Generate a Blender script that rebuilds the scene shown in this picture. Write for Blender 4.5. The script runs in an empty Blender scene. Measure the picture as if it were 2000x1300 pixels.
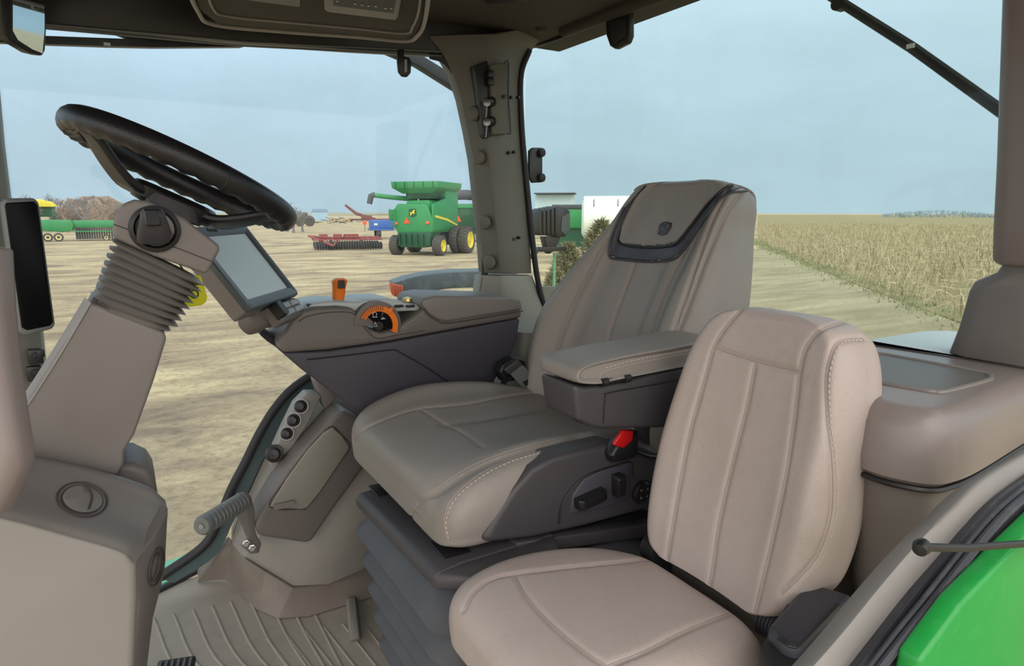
import bpy, bmesh, math, random
import numpy as np
from mathutils import Vector, Matrix
from mathutils.bvhtree import BVHTree
random.seed(7)
SC = bpy.context.scene
COL = SC.collection
# ---------------- camera ----------------
F_PX = 1260.0; CAM_H = 1.05
TH = math.atan(235/F_PX); YAW = math.radians(31)
cam_d = bpy.data.cameras.new('camera'); cam = bpy.data.objects.new('camera', cam_d); COL.objects.link(cam)
cam_d.sensor_fit = 'HORIZONTAL'; cam_d.sensor_width = 36; cam_d.lens = F_PX/2000*36
cam_d.clip_start = 0.02; cam_d.clip_end = 3000
cam.location = (0, 0, CAM_H)
fwd = Vector((math.sin(YAW)*math.cos(TH), math.cos(YAW)*math.cos(TH), -math.sin(TH)))
cam.rotation_euler = fwd.to_track_quat('-Z', 'Y').to_euler()
SC.camera = cam
# ---------------- exposure ----------------
SC.view_settings.view_transform = 'Standard'; SC.view_settings.look = 'None'
SC.view_settings.gamma = 1; SC.view_settings.use_curve_mapping = False
SC.view_settings.exposure = 0.0
# ---------------- overcast sky ----------------
def lin(c):
    return tuple(((v/255)/12.92 if v/255 <= .04045 else ((v/255+.055)/1.055)**2.4) for v in c)
def rgba(c): return (*lin(c), 1)
W = bpy.data.worlds.new('overcast_sky'); SC.world = W; W.use_nodes = True
nt = W.node_tree; nt.nodes.clear()
def N(nt, t, **k):
    n = nt.nodes.new(t)
    for a, b in k.items():
        if a in n.inputs: n.inputs[a].default_value = b
        else: setattr(n, a, b)
    return n
out = N(nt, 'ShaderNodeOutputWorld'); bg = N(nt, 'ShaderNodeBackground')
tc = N(nt, 'ShaderNodeTexCoord'); sep = N(nt, 'ShaderNodeSeparateXYZ'); nt.links.new(tc.outputs['Generated'], sep.inputs[0])
ramp = N(nt, 'ShaderNodeValToRGB'); nt.links.new(sep.outputs['Z'], ramp.inputs[0])
cr_ = ramp.color_ramp
cr_.elements[0].position = 0.0; cr_.elements[0].color = rgba((180, 202, 212))
cr_.elements[1].position = 1.0; cr_.elements[1].color = rgba((232, 246, 255))
for p, c in ((.05, (180, 202, 213)), (.14, (188, 212, 225)), (.28, (208, 231, 244)), (.45, (222, 242, 252))):
    e = cr_.elements.new(p); e.color = rgba(c)
mp = N(nt, 'ShaderNodeMapping'); mp.inputs['Scale'].default_value = (1.6, 1.6, 5.0)
nt.links.new(tc.outputs['Generated'], mp.inputs[0])
nz = N(nt, 'ShaderNodeTexNoise', Scale=1.6, Detail=4.0, Roughness=.5); nt.links.new(mp.outputs[0], nz.inputs['Vector'])
mr = N(nt, 'ShaderNodeMapRange'); mr.inputs['From Min'].default_value = .3; mr.inputs['From Max'].default_value = .7
mr.inputs['To Min'].default_value = 1.06; mr.inputs['To Max'].default_value = 1.24; nt.links.new(nz.outputs[0], mr.inputs[0])
# sky brightened behind and above the camera, added to light the cab interior
vd = N(nt, 'ShaderNodeVectorMath', operation='DOT_PRODUCT'); vd.inputs[1].default_value = Vector((-.35, -.75, .55)).normalized()
nt.links.new(tc.outputs['Generated'], vd.inputs[0])
mr2 = N(nt, 'ShaderNodeMapRange', interpolation_type='SMOOTHSTEP'); mr2.inputs['From Min'].default_value = .1; mr2.inputs['From Max'].default_value = 1.0
mr2.inputs['To Min'].default_value = 1.0; mr2.inputs['To Max'].default_value = 2.5; nt.links.new(vd.outputs['Value'], mr2.inputs[0])
mm = N(nt, 'ShaderNodeMath', operation='MULTIPLY'); nt.links.new(mr.outputs[0], mm.inputs[0]); nt.links.new(mr2.outputs[0], mm.inputs[1])
wmx = N(nt, 'ShaderNodeMix', data_type='RGBA'); wr = N(nt, 'ShaderNodeMapRange'); wr.inputs['From Min'].default_value = 1.0; wr.inputs['From Max'].default_value = 1.6
nt.links.new(mr2.outputs[0], wr.inputs[0]); nt.links.new(wr.outputs[0], wmx.inputs[0]); nt.links.new(ramp.outputs[0], wmx.inputs[6]); wmx.inputs[7].default_value = rgba((240, 236, 230))
nt.links.new(wmx.outputs[2], bg.inputs[0]); nt.links.new(mm.outputs[0], bg.inputs[1]); nt.links.new(bg.outputs[0], out.inputs[0])
sun_d = bpy.data.lights.new('hazy_sun', 'SUN'); sun_d.energy = .65; sun_d.angle = math.radians(45); sun_d.color = (1, .95, .9)
sun = bpy.data.objects.new('hazy_sun', sun_d); COL.objects.link(sun)
sun.rotation_euler = Vector((.35, .75, -.8)).to_track_quat('-Z', 'Y').to_euler()

# ---------------- pixel rays of the 2000x1300 frame ----------------
cY, sY, cT, sT = math.cos(YAW), math.sin(YAW), math.cos(TH), math.sin(TH)
def ray(px, py):
    x = (px-1000)/F_PX; u = -(py-650)/F_PX
    yc = cT+u*sT; z = -sT+u*cT
    return Vector((x*cY+yc*sY, -x*sY+yc*cY, z))
def P(px, py, x=None, y=None, z=None, d=None):
    r = ray(px, py)
    t = x/r[0] if x is not None else y/r[1] if y is not None else (z-CAM_H)/r[2] if z is not None else d
    return Vector((r[0]*t, r[1]*t, CAM_H+r[2]*t))
def PP(pts, **k): return [P(*p, **k) for p in pts]
def PK(px, py, x0, k, z0):            # ray with the leaning plane x = x0+k(z-z0)
    r = ray(px, py); t = (x0+k*(CAM_H-z0))/(r[0]-k*r[2]); return Vector((r[0]*t, r[1]*t, CAM_H+r[2]*t))
GZ = -1.65
def G(px, py): return P(px, py, z=GZ)

# ---------------- materials ----------------
def mat(name, col, rough=.55, metal=0, bump=0, bscale=400, bdist=.0006, var=.06, vscale=9, spec=.5, coat=0, voro=False, dirt=None, dscale=6, damt=.35):
    m = bpy.data.materials.new(name); m.use_nodes = True; t = m.node_tree; b = t.nodes['Principled BSDF']
    tc = N(t, 'ShaderNodeTexCoord')
    nz = N(t, 'ShaderNodeTexNoise', Scale=vscale, Detail=5.0, Roughness=.6); t.links.new(tc.outputs['Object'], nz.inputs['Vector'])
    mx = N(t, 'ShaderNodeMix', data_type='RGBA')
    c = Vector(lin(col)); a = c*(1-var*1.6); d = c*(1+var*1.6)
    mx.inputs[6].default_value = (*a, 1); mx.inputs[7].default_value = (*[min(v, 1) for v in d], 1)
    t.links.new(nz.outputs[0], mx.inputs[0]); src = mx.outputs[2]
    if dirt:
        n2 = N(t, 'ShaderNodeTexNoise', Scale=dscale, Detail=8.0, Roughness=.7); t.links.new(tc.outputs['Object'], n2.inputs['Vector'])
        r = N(t, 'ShaderNodeMapRange'); r.inputs['From Min'].default_value = .5; r.inputs['From Max'].default_value = .72
        r.inputs['To Max'].default_value = damt; t.links.new(n2.outputs[0], r.inputs[0])
        m2 = N(t, 'ShaderNodeMix', data_type='RGBA'); t.links.new(r.outputs[0], m2.inputs[0]); t.links.new(src, m2.inputs[6]); m2.inputs[7].default_value = rgba(dirt); src = m2.outputs[2]
    t.links.new(src, b.inputs['Base Color'])
    b.inputs['Roughness'].default_value = rough; b.inputs['Metallic'].default_value = metal
    b.inputs['Specular IOR Level'].default_value = spec; b.inputs['Coat Weight'].default_value = coat
    if bump:
        if voro: n = N(t, 'ShaderNodeTexVoronoi', Scale=bscale)
        else: n = N(t, 'ShaderNodeTexNoise', Scale=bscale, Detail=3.0)
        t.links.new(tc.outputs['Object'], n.inputs['Vector'])
        bp = N(t, 'ShaderNodeBump', Strength=bump, Distance=bdist); t.links.new(n.outputs[0], bp.inputs['Height']); t.links.new(bp.outputs[0], b.inputs['Normal'])
    return m
def flat(name, col, rough=.6, metal=0, emit=0, spec=.5):
    m = bpy.data.materials.new(name); m.use_nodes = True; b = m.node_tree.nodes['Principled BSDF']
    b.inputs['Base Color'].default_value = rgba(col); b.inputs['Roughness'].default_value = rough; b.inputs['Metallic'].default_value = metal; b.inputs['Specular IOR Level'].default_value = spec
    if emit: b.inputs['Emission Color'].default_value = rgba(col); b.inputs['Emission Strength'].default_value = emit
    return m
def glassm(name, tint=(236, 244, 246), dust=.05, gloss=.015):
    m = bpy.data.materials.new(name); m.use_nodes = True; t = m.node_tree; t.nodes.clear()
    o = N(t, 'ShaderNodeOutputMaterial'); tr = N(t, 'ShaderNodeBsdfTransparent'); tr.inputs[0].default_value = rgba(tint)
    g = N(t, 'ShaderNodeBsdfGlossy', Roughness=.03); df = N(t, 'ShaderNodeBsdfDiffuse'); df.inputs[0].default_value = rgba((225, 228, 225))
    m1 = N(t, 'ShaderNodeMixShader'); m1.inputs[0].default_value = gloss; t.links.new(tr.outputs[0], m1.inputs[1]); t.links.new(g.outputs[0], m1.inputs[2])
    tcx = N(t, 'ShaderNodeTexCoord'); n = N(t, 'ShaderNodeTexNoise', Scale=4.0, Detail=8.0, Roughness=.7); t.links.new(tcx.outputs['Object'], n.inputs['Vector'])
    r = N(t, 'ShaderNodeMapRange'); r.inputs['From Min'].default_value = .35; r.inputs['From Max'].default_value = .75; r.inputs['To Max'].default_value = dust*1.6
    t.links.new(n.outputs[0], r.inputs[0])
    v = N(t, 'ShaderNodeTexVoronoi', Scale=150.0); t.links.new(tcx.outputs['Object'], v.inputs['Vector'])
    vr = N(t, 'ShaderNodeMapRange'); vr.inputs['From Min'].default_value = .13; vr.inputs['From Max'].default_value = .04; vr.inputs['To Max'].default_value = .12
    t.links.new(v.outputs[0], vr.inputs[0])
    sx = N(t, 'ShaderNodeMath', operation='MULTIPLY'); t.links.new(vr.outputs[0], sx.inputs[0]); t.links.new(n.outputs[0], sx.inputs[1])
    ad = N(t, 'ShaderNodeMath', operation='ADD'); t.links.new(r.outputs[0], ad.inputs[0]); t.links.new(sx.outputs[0], ad.inputs[1])
    m2 = N(t, 'ShaderNodeMixShader'); t.links.new(ad.outputs[0], m2.inputs[0]); t.links.new(m1.outputs[0], m2.inputs[1]); t.links.new(df.outputs[0], m2.inputs[2])
    t.links.new(m2.outputs[0], o.inputs[0]); return m
M = dict(
 plinth=mat('dirty_plinth_plastic', (116, 107, 99), .6, bump=.25, bscale=700, var=.06, dirt=(92, 82, 74), dscale=6, damt=.5),
 boxp=mat('rosy_moulded_plastic', (128, 119, 116), .34, bump=.2, bscale=900, bdist=.0003, var=.03),
 frame=mat('dark_teal_frame_paint', (74, 92, 94), .45, var=.1), deck=mat('silver_deck', (176, 184, 184), .35, var=.04), pillar_shade=mat('shaded_pillar_trim', (98, 95, 87), .6, bump=.2, bscale=900, bdist=.0003, var=.03),  # pillar trim: sage plastic darkened, shade of the upper pillar in its colour
 taupe=mat('taupe_plastic', (122, 116, 113), .45, bump=.25, bscale=900, bdist=.0003, var=.03),
 taupe_d=mat('dark_taupe_plastic', (104, 98, 95), .48, bump=.25, bscale=900, bdist=.0003, var=.03),
 taupe_l=mat('light_taupe_plastic', (140, 136, 132), .48, bump=.2, bscale=900, bdist=.0003, var=.03),
 pink=mat('rosy_taupe_plastic', (134, 122, 119), .35, var=.03),
 sage=mat('sage_grey_plastic', (134, 131, 122), .55, bump=.2, bscale=900, bdist=.0003, var=.03),
 floor=mat('ribbed_mat_rubber', (142, 135, 125), .7, bump=.3, bscale=500, var=.06, dirt=(112, 104, 94), dscale=7, damt=.5),
 kick=mat('scuffed_taupe_plastic', (132, 128, 121), .55, bump=.25, bscale=700, var=.04, dirt=(108, 96, 88), dscale=5, damt=.4),
 leather=mat('taupe_leather', (140, 134, 129), .36, bump=.6, bscale=650, bdist=.0008, voro=True, var=.04, vscale=5),
 leather2=mat('pale_rosy_leather', (178, 165, 160), .42, bump=.6, bscale=700, bdist=.0008, voro=True, var=.04, vscale=6, dirt=(150, 136, 120), dscale=8, damt=.25),
 seam=flat('seam_piping', (158, 144, 138), .6), stitch=flat('pale_thread', (196, 182, 170), .7), seamd=flat('dark_seam', (70, 62, 60), .6),
 dleather=mat('slate_leather', (62, 62, 70), .42, bump=.4, bscale=600, voro=True, var=.05),
 charcoal=mat('charcoal_plastic', (66, 63, 67), .5, bump=.3, bscale=900, bdist=.0003, var=.04),
 navy=mat('slate_navy_plastic', (66, 64, 74), .55, bump=.3, bscale=900, bdist=.0003, var=.04),
 black=mat('black_plastic', (30, 29, 31), .4, var=.05), rubber=mat('black_rubber', (38, 38, 42), .6, bump=.3, bscale=300, var=.1),
 bellow=mat('grey_rubber_bellows', (74, 76, 82), .55, bump=.2, bscale=300, var=.06, dirt=(104, 102, 100), damt=.3),
 seal=mat('weathered_seal_rubber', (62, 62, 70), .5, bump=.3, bscale=200, var=.15, dirt=(120, 116, 116), dscale=14, damt=.5),
 wheel=mat('black_leather_grip', (27, 26, 30), .34, bump=.4, bscale=700, voro=True, var=.05),
 orange=flat('orange_plastic', (236, 120, 24), .35), red=flat('red_plastic', (200, 26, 30), .35), white=flat('white_print', (225, 225, 225), .6),
 metal=mat('bright_metal', (180, 180, 182), .25, metal=1, var=.1), steel=mat('brushed_steel', (150, 150, 150), .4, metal=1),
 grey=mat('grey_plastic', (105, 108, 108), .45, var=.04), dgrey=mat('dark_grey_bezel', (78, 84, 86), .4, var=.03),
 key=flat('grey_key', (160, 170, 175), .4), screen=flat('sky_sheen_lcd', (208, 220, 222), .35), dscreen=flat('dark_glass_screen', (4, 6, 12), .4, spec=.12),  # screen: reflected sky painted into the pale LCD colour
 mirror=flat('mirror_glass', (200, 215, 225), .02, metal=1), yellow=flat('yellow_plastic_tag', (222, 220, 8), .5), ink=flat('marker_ink', (50, 60, 10), .7),
 head=mat('shaded_headliner', (62, 55, 47), .85, bump=.3, bscale=600, var=.05),  # taupe headliner darkened so its colour carries the ceiling shade
 green=mat('green_paint', (34, 150, 66), .35, bump=.1, bscale=60, var=.08, dirt=(70, 160, 90), dscale=60, damt=.4),
 mint=mat('pale_green_sill_paint', (128, 205, 165), .5, var=.06),
 glass=glassm('dusty_side_glass', (246, 250, 252), .03), glass2=glassm('dusty_rear_glass', (246, 251, 250), .02),
 fender=mat('weathered_grey_fender_plastic', (84, 94, 98), .5, var=.12, dirt=(150, 158, 160), dscale=9, damt=.5),
 amber=mat('orange_reflector', (226, 110, 66), .4),
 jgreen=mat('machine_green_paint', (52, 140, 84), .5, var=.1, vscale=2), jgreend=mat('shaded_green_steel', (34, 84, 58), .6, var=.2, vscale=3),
 jyellow=mat('machine_yellow_paint', (226, 208, 70), .5, var=.06, vscale=2), tyre=mat('dusty_tyre_rubber', (82, 80, 76), .85, bump=1, bscale=8, bdist=.05, var=.2, vscale=4),
 redpaint=mat('faded_red_steel', (150, 78, 78), .7, var=.2, vscale=2), blue=mat('blue_paint', (64, 104, 176), .5, var=.08, vscale=2),
 dark=mat('dark_machine_steel', (70, 74, 78), .7, var=.3, vscale=2), whitep=mat('white_tank_poly', (226, 234, 226), .5, var=.03, vscale=1),
 smv=flat('orange_red_sign', (255, 84, 40), .5, emit=0), darkred=mat('dark_red_steel', (110, 60, 58), .7, var=.2, vscale=2),
)
# ---------------- geometry ----------------
WL = {}                                # object name -> world origin
def E(name, label, cat, loc=None, group=None, parent=None):
    o = bpy.data.objects.new(name, None); COL.objects.link(o); o.empty_display_size = .05
    loc = Vector(loc if loc is not None else (0, 0, 0)); WL[o.name] = loc.copy(); o.location = loc
    o['label'] = label; o['category'] = cat
    if group: o['group'] = group
    return o
def tag(o, label, cat, group=None, kind=None):
    if label: o['label'] = label
    if cat: o['category'] = cat
    if group: o['group'] = group
    if kind: o['kind'] = kind
    return o
def join(*gs):
    V = []; Fc = []
    for v, f in gs:
        n = len(V); V += [Vector(p) for p in v]; Fc += [tuple(i+n for i in q) for q in f]
    return V, Fc
def ob(name, geo, m, parent=None, bevel=0, seg=2, ang=35, smooth=True, loc=None, label=None, kind=None):
    if isinstance(geo, list): geo = join(*geo)
    V, Fc = geo
    org = WL[parent.name] if parent else (Vector(loc) if loc is not None else sum((Vector(v) for v in V), Vector())/max(1, len(V)))
    me = bpy.data.meshes.new(name); me.from_pydata([tuple(Vector(v)-org) for v in V], [], [tuple(f) for f in Fc])
    bm = bmesh.new(); bm.from_mesh(me); bmesh.ops.recalc_face_normals(bm, faces=bm.faces)
    if bevel:
        es = [e for e in bm.edges if len(e.link_faces) == 2 and e.calc_face_angle(0) > math.radians(ang)]
        bmesh.ops.bevel(bm, geom=es, offset=bevel, offset_type='OFFSET', segments=seg, profile=.5, affect='EDGES', clamp_overlap=True)
    bm.to_mesh(me); bm.free()
    if smooth: me.shade_smooth(); me.set_sharp_from_angle(angle=math.radians(42 if not bevel else 50))
    me.materials.append(m)
    o = bpy.data.objects.new(name, me); COL.objects.link(o)
    if parent: o.parent = parent; WL[o.name] = org.copy()
    else: o.location = org; WL[o.name] = org.copy()
    if label: o['label'] = label
    if kind: o['kind'] = kind
    return o
def prism(pts, vec):
    n = len(pts); v = [Vector(p) for p in pts]+[Vector(p)+Vector(vec) for p in pts]
    return v, [tuple(range(n)), tuple(range(2*n-1, n-1, -1))]+[(i, (i+1) % n, n+(i+1) % n, n+i) for i in range(n)]
def loft(rows, closed=True, caps=True):
    n = len(rows[0]); V = [Vector(p) for r in rows for p in r]; Fc = []
    for j in range(len(rows)-1):
        for i in range(n if closed else n-1):
            a = j*n+i; b = j*n+(i+1) % n; Fc.append((a, b, b+n, a+n))
    if caps and closed: Fc.append(tuple(range(n))); Fc.append(tuple((len(rows)-1)*n+i for i in reversed(range(n))))
    return V, Fc
def box(c, s, ax=None):
    c = Vector(c); ax = ax or (Vector((1, 0, 0)), Vector((0, 1, 0)), Vector((0, 0, 1)))
    a, b, d = [Vector(u).normalized()*h/2 for u, h in zip(ax, s)]
    v = [c+i*a+j*b+k*d for k in (-1, 1) for i, j in ((-1, -1), (1, -1), (1, 1), (-1, 1))]
    return v, [(0, 1, 2, 3), (7, 6, 5, 4), (0, 4, 5, 1), (1, 5, 6, 2), (2, 6, 7, 3), (3, 7, 4, 0)]
def frame(n):
    n = Vector(n).normalized(); a = n.cross(Vector((0, 0, 1)))
    if a.length < .05: a = n.cross(Vector((1, 0, 0)))
    a.normalize(); return a, n.cross(a).normalized(), n
def lathe(prof, org, axis, n=28, cap=True):
    a, b, d = frame(axis); org = Vector(org)
    rows = [[org+d*h+(a*math.cos(2*math.pi*i/n)+b*math.sin(2*math.pi*i/n))*max(r, 1e-5) for i in range(n)] for r, h in prof]
    return loft(rows, True, cap)
def crm(pts, n, closed=False):          # Catmull-Rom resample to n points (uniform parameter)
    pts = [Vector(p) for p in pts]; m = len(pts); o = []
    for k in range(n):
        t = k*m/n if closed else k*(m-1)/(n-1)
        i = min(int(t), m-1 if closed else m-2); f = t-i
        if closed: p0, p1, p2, p3 = pts[(i-1) % m], pts[i % m], pts[(i+1) % m], pts[(i+2) % m]
        else:
            p1, p2 = pts[i], pts[i+1]; p0 = pts[i-1] if i > 0 else p1*2-p2; p3 = pts[i+2] if i+2 < m else p2*2-p1
        o.append(.5*((2*p1)+(p2-p0)*f+(2*p0-5*p1+4*p2-p3)*f*f+(-p0+3*p1-3*p2+p3)*f**3))
    return o
def tube(pts, r, n=10, closed=False, flatk=1, up=None):
    pts = [Vector(p) for p in pts]; m = len(pts); rows = []; pa = None
    for i, p in enumerate(pts):
        t = (pts[(i+1) % m]-pts[i-1]) if closed else (pts[min(i+1, m-1)]-pts[max(i-1, 0)])
        t.normalize()
        if up is not None: a = Vector(up).cross(t).normalized()
        elif pa is None: a = frame(t)[0]
        else: a = (pa-t*pa.dot(t)).normalized()
        pa = a; b = t.cross(a); rr = r[i] if isinstance(r, (list, tuple)) else r
        rows.append([p+(a*math.cos(2*math.pi*k/n)+b*math.sin(2*math.pi*k/n)*flatk)*rr for k in range(n)])
    if closed: rows.append(rows[0]); return loft(rows, True, False)
    return loft(rows, True, True)
def grid(rows, nu, nv, closed=True):    # dense smooth surface from control rings
    R = [crm(r, nu, closed) for r in rows]
    cols = [crm([r[i] for r in R], nv) for i in range(nu)]
    return [[cols[i][j] for i in range(nu)] for j in range(nv)]
def rrect(c, a, b, ha, hb, r, n=5):     # rounded rectangle ring
    c = Vector(c); a = Vector(a).normalized(); b = Vector(b).normalized(); o = []
    for sx, sy, t0 in ((1, 1, 0), (-1, 1, 90), (-1, -1, 180), (1, -1, 270)):
        for k in range(n):
            t = math.radians(t0+90*k/(n-1)); o.append(c+a*(sx*(ha-r)+r*math.cos(t))+b*(sy*(hb-r)+r*math.sin(t)))
    return o
def bvh(geo): return BVHTree.FromPolygons([tuple(v) for v in geo[0]], [tuple(f) for f in geo[1]])
CAMP = Vector((0, 0, CAM_H))
def dens(px, n):
    q = crm([Vector((a, b, 0)) for a, b in px], n); return [(v.x, v.y) for v in q]
def cast(tree, px, n=60, off=0, smooth=True):   # seam drawn on the surface the photo shows
    o = []
    for a, b in (dens(px, n) if smooth else px):
        r = ray(a, b).normalized(); h = tree.ray_cast(CAMP, r)
        if h[0] is None:
            continue
        nn = h[1] if h[1].dot(r) < 0 else -h[1]
        o.append(h[0]+nn*off)
    return o
def groove(geo, lines, depth=.006, w=.008):
    V = np.array([tuple(v) for v in geo[0]]); me = bpy.data.meshes.new('t'); me.from_pydata([tuple(v) for v in V], [], geo[1]); me.update()
    nr = np.zeros(len(V)*3); me.vertices.foreach_get('normal', nr); nr = nr.reshape(-1, 3)
    bpy.data.meshes.remove(me); c = V.mean(0)
    if (nr*(V-c)).sum() < 0: nr = -nr
    disp = np.zeros(len(V))
    for L in lines:
        if len(L) < 2: continue
        L = np.array([tuple(p) for p in L]); best = np.full(len(V), 1e9)
        for p, q in zip(L[:-1], L[1:]):
            d = q-p; l2 = d@d+1e-12; t = np.clip(((V-p)@d)/l2, 0, 1); e = V-(p+t[:, None]*d); best = np.minimum(best, (e*e).sum(1))
        disp = np.maximum(disp, np.exp(-best/w**2))
    V = V-nr*(disp*depth)[:, None]
    return [Vector(v) for v in V], geo[1]
def dashes(pts, r, on=.005, gap=.004):  # stitches
    g = []; acc = 0; seg = []
    L = [Vector(p) for p in pts]
    if len(L) < 2: return None
    cum = [0]
    for a, b in zip(L[:-1], L[1:]): cum.append(cum[-1]+(b-a).length)
    def at(s):
        for i in range(len(cum)-1):
            if cum[i+1] >= s: return L[i].lerp(L[i+1], (s-cum[i])/max(1e-9, cum[i+1]-cum[i]))
        return L[-1]
    s = 0
    while s+on < cum[-1]: g.append(tube([at(s), at(s+on)], r, 5)); s += on+gap
    return g
def text(name, s, m, parent, org, xdir, ydir, size, ext=.0004, align='CENTER'):
    cu = bpy.data.curves.new(name, 'FONT'); cu.body = s; cu.size = size; cu.extrude = ext; cu.align_x = align; cu.align_y = 'CENTER'
    t = bpy.data.objects.new(name+'_t', cu); COL.objects.link(t); dg = bpy.context.evaluated_depsgraph_get()
    me = bpy.data.meshes.new_from_object(t.evaluated_get(dg)); bpy.data.objects.remove(t); bpy.data.curves.remove(cu)
    x = Vector(xdir).normalized(); y = Vector(ydir).normalized(); y = (y-x*y.dot(x)).normalized(); z = x.cross(y)
    R = Matrix((x, y, z)).transposed().to_4x4(); R.translation = Vector(org)-(WL[parent.name] if parent else Vector())
    me.transform(R); me.materials.append(m); o = bpy.data.objects.new(name, me); COL.objects.link(o)
    if parent: o.parent = parent
    WL[o.name] = WL[parent.name] if parent else Vector()
    return o
def struct(name, geo, m, label=None, **k):
    o = ob(name, geo, m, **k); o['kind'] = 'structure'
    if label: o['label'] = label
    return o
X = Vector((1, 0, 0)); Y = Vector((0, 1, 0)); Z = Vector((0, 0, 1))
# =============== cab shell ===============
YR = 1.86      # right wall glass plane
XR = 1.27      # rear window plane
ZC = 1.60      # ceiling
# floor with moulded ribs
fl = prism([(-.6, .3, -.03), (1.3, .3, -.03), (1.3, YR+.10, -.03), (-.6, YR+.10, -.03)], (0, 0, .03))
struct('floor', fl, M['floor'], label='ribbed grey rubber floor mat of the cab')
ribs = []
for k in range(9):       # ribs that start at the sill, run towards the camera and turn rearwards
    s = k*.042
    a = Vector((-.02+s*1.1, 1.80-s*.15, .0)); b = Vector((.03+s*.95, 1.52-s*.1, 0)); c = Vector((.20+s*.45, 1.28-s*.5, 0)); d = Vector((.30+s*.1, .8, 0))
    L = crm([a, b, c, d], 18)
    ribs.append(tube([p+Z*.0005 for p in L], .0035, 6, flatk=.8))
for k in range(7):
    s = k*.045
    ribs.append(tube([Vector((.22+s, 1.56-.01*k, .0005)), Vector((.30+s*.8, 1.10, .0005))], .003, 6))
struct('trim_1', ribs, M['floor'], label='moulded ribs of the grey floor mat')
wb = tube([P(705, 1190, z=.03), P(725, 1268, z=.03)], .016, 8)
struct('trim_2', [loft([rrect(P(690, 1205, z=0), (1, -.25, 0), (.25, 1, 0), .016, .1, .01), rrect(P(690, 1205, z=.035), (1, -.25, 0), (.25, 1, 0), .009, .088, .006)])], M['kick'], label='low moulded wedge on the floor mat beside the seat bellows', bevel=.003)
# ceiling / headliner
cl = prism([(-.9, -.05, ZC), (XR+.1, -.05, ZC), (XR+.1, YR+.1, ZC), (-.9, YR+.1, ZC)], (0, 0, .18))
struct('ceiling', cl, M['head'], label='taupe cab headliner with shade painted into its colour')
# right wall: header rail above the window
hp = PP([(-300, -60), (-300, 34), (90, 47), (480, 82), (700, 97), (860, 106), (960, 112), (960, -60)], y=YR-.005)
struct('trim_3', prism(hp, (0, .05, 0)), M['black'], label='black header rail above the right window', bevel=.004)
rl = PP([(92, 50), (480, 84), (862, 103)], y=YR-.02)
struct('trim_4', [tube(PP([(-100, 34), (92, 48), (480, 82), (862, 101)], y=YR-.012), .0022, 6), tube(PP([(-100, 42), (92, 56), (480, 90), (862, 109)], y=YR-.012), .0022, 6)], M['grey'], label='thin grey beads along the header rail')
# window frame curve on the right side
curve = [(310, 1128), (395, 1068), (425, 1020), (452, 955), (478, 905), (505, 850), (535, 800), (572, 758), (625, 722)]
curve2 = [(850, 640), (925, 600), (938, 560), (941, 480), (933, 400), (921, 290), (905, 195), (888, 150), (862, 118), (835, 108)]
# glass pane
gp = PP([(-120, 40), (840, 106), (888, 150), (912, 215), (941, 480), (941, 600), (620, 730), (500, 870), (395, 1075), (300, 1140), (-120, 1330)], y=YR+.012)
wn = struct('window_1', prism(gp, (0, .005, 0)), M['glass'], label='dusty right side window pane', smooth=False)
sg = [tube(crm(PP(curve, y=YR), 50), .013, 10, up=Y), tube(crm(PP([(x+6, y) for x, y in curve2], y=YR), 50), .011, 10, up=Y)]
ob('window_seal', sg, M['rubber'], wn)
# wide dark curved frame between seal and kick panel
fr = PP(curve, y=YR+.002); fr2 = PP([(340, 1138), (420, 1085), (455, 1020), (485, 960), (510, 905), (540, 855), (570, 812), (610, 775), (660, 745)], y=YR+.002)
g = loft([crm(fr, 40), crm(fr2, 40)], False); g2 = loft([[p+Y*.03 for p in crm(fr, 40)], [p+Y*.03 for p in crm(fr2, 40)]], False)
struct('trim_5', [g, g2], M['frame'], label='dark teal painted frame edge beside the kick panel')
# right wall below / behind, hidden behind the kick panel
wr = PP([(455, 1040), (505, 905), (560, 820), (640, 745), (945, 610), (1000, 560), (1120, 560), (1100, 1300), (455, 1300)], y=YR+.02)
struct('wall_right', prism(wr, (0, .03, 0)), M['kick'], label='inner right cab wall below the windows')
# green door sill
sl = PP([(230, 1186), (310, 1150), (388, 1112), (402, 1096), (400, 1070), (352, 1094), (300, 1110), (230, 1140)], z=.004)
struct('trim_6', prism(sl, (0, 0, .012)), M['mint'], label='pale green painted sill at the bottom of the right window')
gs = PP([(318, 1134), (362, 1116), (362, 1106), (318, 1122)], z=.016)
ob('grip_strip', prism(gs, (0, 0, .003)), M['dgrey'], bpy.data.objects['trim_6'])
st = PP([(240, 1184), (310, 1152), (388, 1114)], z=.006)
struct('trim_7', tube(st, .008, 8), M['rubber'], label='black rubber lip along the floor edge')
# right front pillar (behind the corner display)
rows = []
for (l, r, yy) in ((-60, -22, -60), (-50, -8, 150), (-50, 4, 280), (-46, 16, 380), (-40, 40, 500), (-34, 78, 620), (-30, 84, 680), (-20, 92, 760), (0, 100, 860), (20, 110, 1000), (40, 120, 1150)):
    a = P(l, yy, y=YR-.02); b = P(r, yy, y=YR-.02); rows.append([a-Y*.04, (a+b)/2-Y*.055, b-Y*.015, b+Y*.05, a+Y*.05])
struct('trim_8', loft(rows), M['sage'], label='sage grey right front pillar trim', bevel=.004)
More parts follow.
